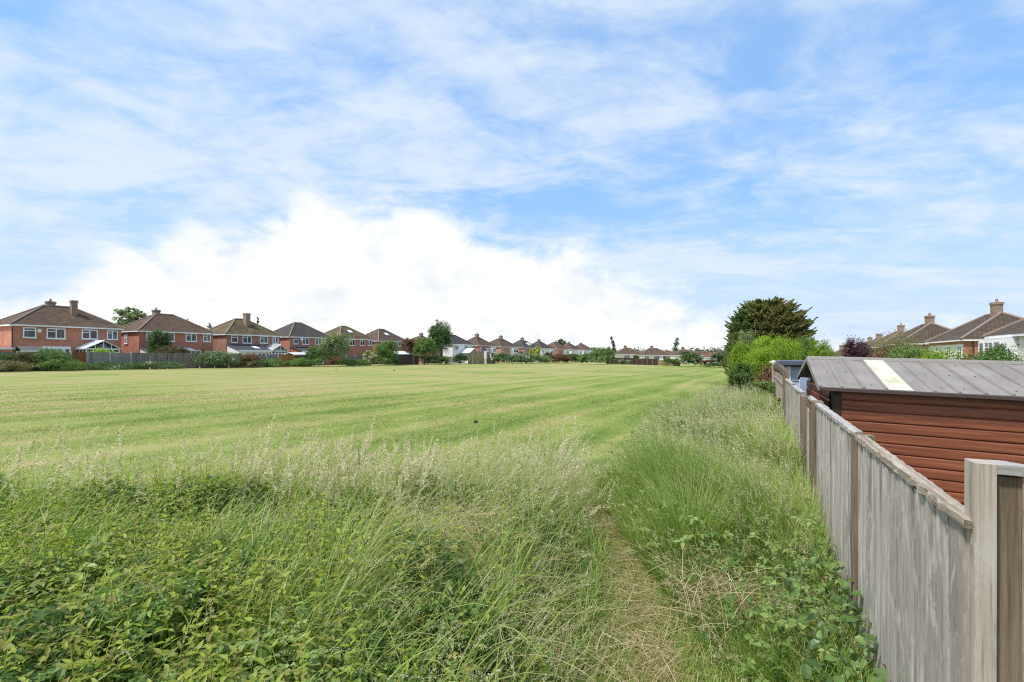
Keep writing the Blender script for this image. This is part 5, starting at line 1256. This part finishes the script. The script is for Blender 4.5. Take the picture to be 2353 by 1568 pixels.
# dead straw: a collapsed tangle in the bank, litter along the path
def straw(n, cx, cy, sx, sy, z0, z1, L=(.18, .5), tint=(.2, 1)):
    X = cx + R2.normal(size=n) * sx; Y = cy + R2.normal(size=n) * sy; Z = terrain(X, Y) + R2.uniform(z0, z1, n)
    P = curve(X, Y, Z, R2.uniform(*L, n), R2.uniform(0, 6.28, n), R2.uniform(1.0, 1.6, n), R2.uniform(1.5, 2.1, n), 4)
    ribbon(st_, P, R2.uniform(.002, .0042, n), R2.uniform(*tint, n), np.zeros(n), R2, 'stalk')
straw(1500, -.42, 3.75, .20, .32, .12, .46); straw(1100, -.12, 3.05, .16, .28, .06, .36); straw(400, .15, 2.5, .25, .4, .02, .16)
straw(420, 1.36, 3.05, .17, .22, .06, .30)
n = 5000; Y = R2.uniform(1.9, 7.2, n); X = path_x(Y) + R2.normal(size=n) * .27
P = curve(X, Y, terrain(X, Y) + R2.uniform(.0, .035, n), R2.uniform(.06, .26, n), R2.uniform(0, 6.28, n), R2.uniform(1.2, 1.6, n), R2.uniform(1.4, 1.8, n), 3)
ribbon(st_, P, R2.uniform(.002, .004, n), np.clip(R2.uniform(.1, .95, n), 0, 1), np.zeros(n), R2, 'stalk')
# short trodden grass of the path and the rough edge of the field
n = 60000; Y = R2.uniform(1.6, 7.8, n) ; X = path_x(Y) + R2.normal(size=n) * .34
k = ~((X < left_edge(Y) - .3)); X, Y = X[k], Y[k]; n = len(X)
dc = np.abs(X - path_x(Y)) / .34
grass(bl, X, Y, R2.uniform(.05, .13, n) * (.6 + .8 * np.clip(dc, 0, 1.6)), R2.uniform(.003, .006, n), R2, R2.uniform(0, 6.28, n), (.1, .9), (.6, 1.9), 3, (.35, 1), np.clip((R2.random(n) < .32 * np.exp(-dc ** 2) + .10) * R2.uniform(.3, 1, n), 0, 1))
n = 32000; X = R2.uniform(-9.6, 2.4, n); Y = far_edge(X) + np.abs(R2.normal(size=n)) * .55 - .25
k = (X > -9.5) & (X < right_edge(Y)); X, Y = X[k], Y[k]; n = len(X)
grass(bl, X, Y, R2.uniform(.07, .30, n) * np.exp(-np.clip(Y - far_edge(X), 0, 9) * 1.2), R2.uniform(.003, .006, n), R2, R2.uniform(0, 6.28, n), (.1, .6), (.5, 1.6), 3, (.45, 1), (R2.random(n) < .35) * R2.uniform(.3, 1, n))
# thin wispy heads on the field side of the path mouth
n = 420; X = R2.uniform(-.4, 1.5, n); Y = R2.uniform(5.0, 6.6, n); panicles(bl, sd_a, X, Y, R2.uniform(.30, .75, n), R2.normal(size=n) * 1.2 + .2, R2, 1, (.05, .5), (.4, 1.6), 30, .008, np.full(n, 1.15), frac=.32, tb=.7)

# the strip of tall meadow grass along the fence
bl2, sd2 = Acc(), Acc()
def strip(n, y0, y1, pw):
    Y = y0 + (y1 - y0) * R2.random(n) ** pw; a = right_edge(Y); b = fence_x(Y) - .05
    return a - .12 + (b - a + .12) * R2.random(n) ** 1.0, Y
def strip_h(X, Y):
    e = sm(-.15, .55, X - right_edge(Y)); return (.42 + .40 * e) * (.34 + .66 * sm(2.9, 4.5, Y)) * (.55 + .85 * fbm(X * 1.5, Y * 1.5, 81, 3))
for n, y0, y1, wmul, K in ((38000, 1.9, 6, 1.05, 5), (48000, 5, 13, 1.5, 4), (6000, 12, 16, 2.0, 3)):
    X, Y = strip(n, y0, y1, .9 if y1 < 20 else .7); h = strip_h(X, Y)
    az = 1.9 + R2.normal(size=n) * 1.0 + (fbm(X * .6, Y * .6, 83, 2) - .5) * 3
    tb = fbm(X * 1.1, Y * 1.1, 85, 3)
    P = curve(X, Y, terrain(X, Y) - .02, h * R2.uniform(.6, 1.15, n), az, R2.uniform(.03, .35, n), R2.uniform(.35, 1.7, n), K)
    ribbon(bl2, P, R2.uniform(.004, .009, n) * wmul, np.clip(.60 + (tb - .5) * 1.7 + R2.normal(size=n) * .2, 0, 1), (R2.random(n) < .14) * R2.uniform(.2, 1, n), R2)
for n, y0, y1, m, sz, sc in ((1150, 2.4, 6, 46, .009, .95), (3000, 5, 12, 34, .0115, 1.5), (1300, 11, 16, 24, .011, 1.8)):
    X, Y = strip(n, y0, y1, .9 if y1 < 20 else .7); k = R2.random(n) < (.25 + 1.1 * sm(.36, .6, fbm(X * .7, Y * .7, 87, 3))) * (.55 + .45 * sm(2.5, 3.6, Y)); X, Y = X[k], Y[k]; n = len(X)
    h = strip_h(X, Y) * R2.uniform(.95, 1.25, n); az = 2.6 + R2.normal(size=n) * .9 + (fbm(X * .5, Y * .5, 89, 2) - .5) * 3
    u_ = R2.random(n) < .85; S_ = np.full(n, sc)
    panicles(bl2, sd2, X[u_], Y[u_], h[u_], az[u_], R2, 1, (.02, .25), (.3, 1.5), m, sz, S_[u_], frac=.30, tb=.56)
    panicles(bl2, sd2, X[~u_], Y[~u_], h[~u_], az[~u_], R2, 0, (.02, .2), (.1, .8), m, sz, S_[~u_], frac=.3, tb=.7)
# bright tuft in the strip
n = 900; X = 1.50 + R2.normal(size=n) * .10; Y = 4.05 + R2.normal(size=n) * .13
grass(bl2, X, Y, R2.uniform(.45, .85, n), R2.uniform(.004, .008, n), R2, np.arctan2(Y - 4.05, X - 1.50), (.03, .3), (.3, 1.2), 5, (.85, 1.0))
# low mixed growth at the lower right, broad leaves by the fence foot
n = 14000; X = R2.uniform(.9, 2.0, n); Y = R2.uniform(1.7, 3.6, n); k = inright(X, Y); X, Y = X[k], Y[k]; n = len(X)
grass(bl2, X, Y, R2.uniform(.14, .42, n), R2.uniform(.003, .006, n), R2, R2.uniform(0, 6.28, n), (.1, .7), (.6, 2.0), 4, (.3, .95), (R2.random(n) < .18) * R2.uniform(.3, 1, n))
n = 800; Y = R2.uniform(1.7, 3.6, n); X = fence_x(Y) - np.abs(R2.normal(size=n)) * .33 - .03; k = (X > right_edge(Y) + .05); X, Y = X[k], Y[k]; n = len(X)
Z = terrain(X, Y) + R2.uniform(.03, .40, n) * np.clip(1.2 - (fence_x(Y) - X), .3, 1)
az = R2.uniform(0, 6.28, n); tl = R2.uniform(-.1, .8, n); tg = np.stack([np.cos(az) * np.cos(tl), np.sin(az) * np.cos(tl), -np.sin(tl)], -1); nr = norm(np.stack([np.cos(az) * np.sin(tl), np.sin(az) * np.sin(tl), np.cos(tl)], -1) + R2.normal(size=(n, 3)) * .2)
ln = R2.uniform(.03, .08, n); leaflets(bd, np.stack([X, Y, Z], 1), norm(tg - nr * np.sum(tg * nr, 1, keepdims=True)), nr, ln, ln * .72, R2, R2.uniform(.1, .95, n), np.zeros(n))
# brambles and leafy bits growing through the strip towards the hedge
n = 5200; X, Y = strip(n, 2.2, 14, .8); k = (fbm(X * .9, Y * .9, 91, 3) > .55) | ((fence_x(Y) - X < .45) & (Y > 6)); X, Y = X[k], Y[k]; n = len(X)
trifoliate(br, np.stack([X, Y, terrain(X, Y) + R2.uniform(.1, .55, n)], 1), R2.uniform(0, 6.28, n), R2.normal(size=n) * .4 + .25, R2.uniform(.028, .055, n), R2, np.clip(R2.normal(size=n) * .2 + .5, 0, 1), np.zeros(n))

tag(bl.build('tall_grass', GM['blade']), 'long green grass growing through the bramble bank and beside the path', None, None, 'stuff')
tag(sd_a.build('grass_seed_heads', GM['seed']), 'pale feathery seed heads standing over the bramble bank', None, None, 'stuff')
tag(br.build('bramble_undergrowth', GM['bleaf']), 'low bramble leaves covering the near bank', None, None, 'stuff')
tag(nt.build('nettle_undergrowth', GM['nettle']), 'yellow green nettles among the brambles', None, None, 'stuff')
tag(st_.build('dead_straw_litter', GM['straw']), 'collapsed dead straw on the bank and the trodden path', None, None, 'stuff')
tag(bl2.build('meadow_grass', GM['blade']), 'strip of tall meadow grass along the grey fence', None, None, 'stuff')
tag(sd2.build('meadow_seed_heads', GM['seed']), 'pale seed heads over the meadow grass by the fence', None, None, 'stuff')
tag(bd.build('broad_leaf_weeds', GM['broad']), 'broad leaved weeds at the foot of the fence', None, None, 'stuff')

# short mown blades on the near part of the field
mw = Acc(); n = 350000; Y = 4.9 + 24 * R2.random(n) ** .8; X = R2.uniform(-1.42, .62, n) * Y
k = (soil_mask(X, Y) < .3) & (X < right_edge(Y) + .1) & (R2.random(n) < sm(28, 9, Y)); X, Y = X[k], Y[k]; n = len(X)
lod = np.clip(Y / 6, 1, 3)
P = curve(X, Y, terrain(X, Y) + near_z(X, Y) if 'near_z' in globals() else terrain(X, Y) - .005, R2.uniform(.018, .04, n) * (1 + .2 * lod), R2.uniform(0, 6.28, n), R2.uniform(.5, 1.3, n), R2.uniform(.9, 1.6, n), 1)
ribbon(mw, P, R2.uniform(.003, .006, n) * lod, R2.uniform(0, 1, n), np.zeros(n), R2, 'stalk')
t = NT('mown grass blades'); c, f, l2 = field_color(t)
c = t.mix(1.0, c, t.ramp(t.attr('tint'), [(0, (.72, .78, .66)), (.5, (1.1, 1.1, 1.0)), (.85, (1.4, 1.32, 1.25)), (1, (1.8, 1.6, 1.6))]), 'MULTIPLY')
p_ = t.principled(c, .6, .25); tr_ = t.n('ShaderNodeBsdfTranslucent'); t.l(c, tr_.inputs[0]); ms = t.n('ShaderNodeMixShader'); ms.inputs[0].default_value = .3; t.l(p_.outputs[0], ms.inputs[1]); t.l(tr_.outputs[0], ms.inputs[2])
tag(mw.build('mown_grass', t.done(ms)), 'short mown grass blades of the playing field', None, None, 'stuff')
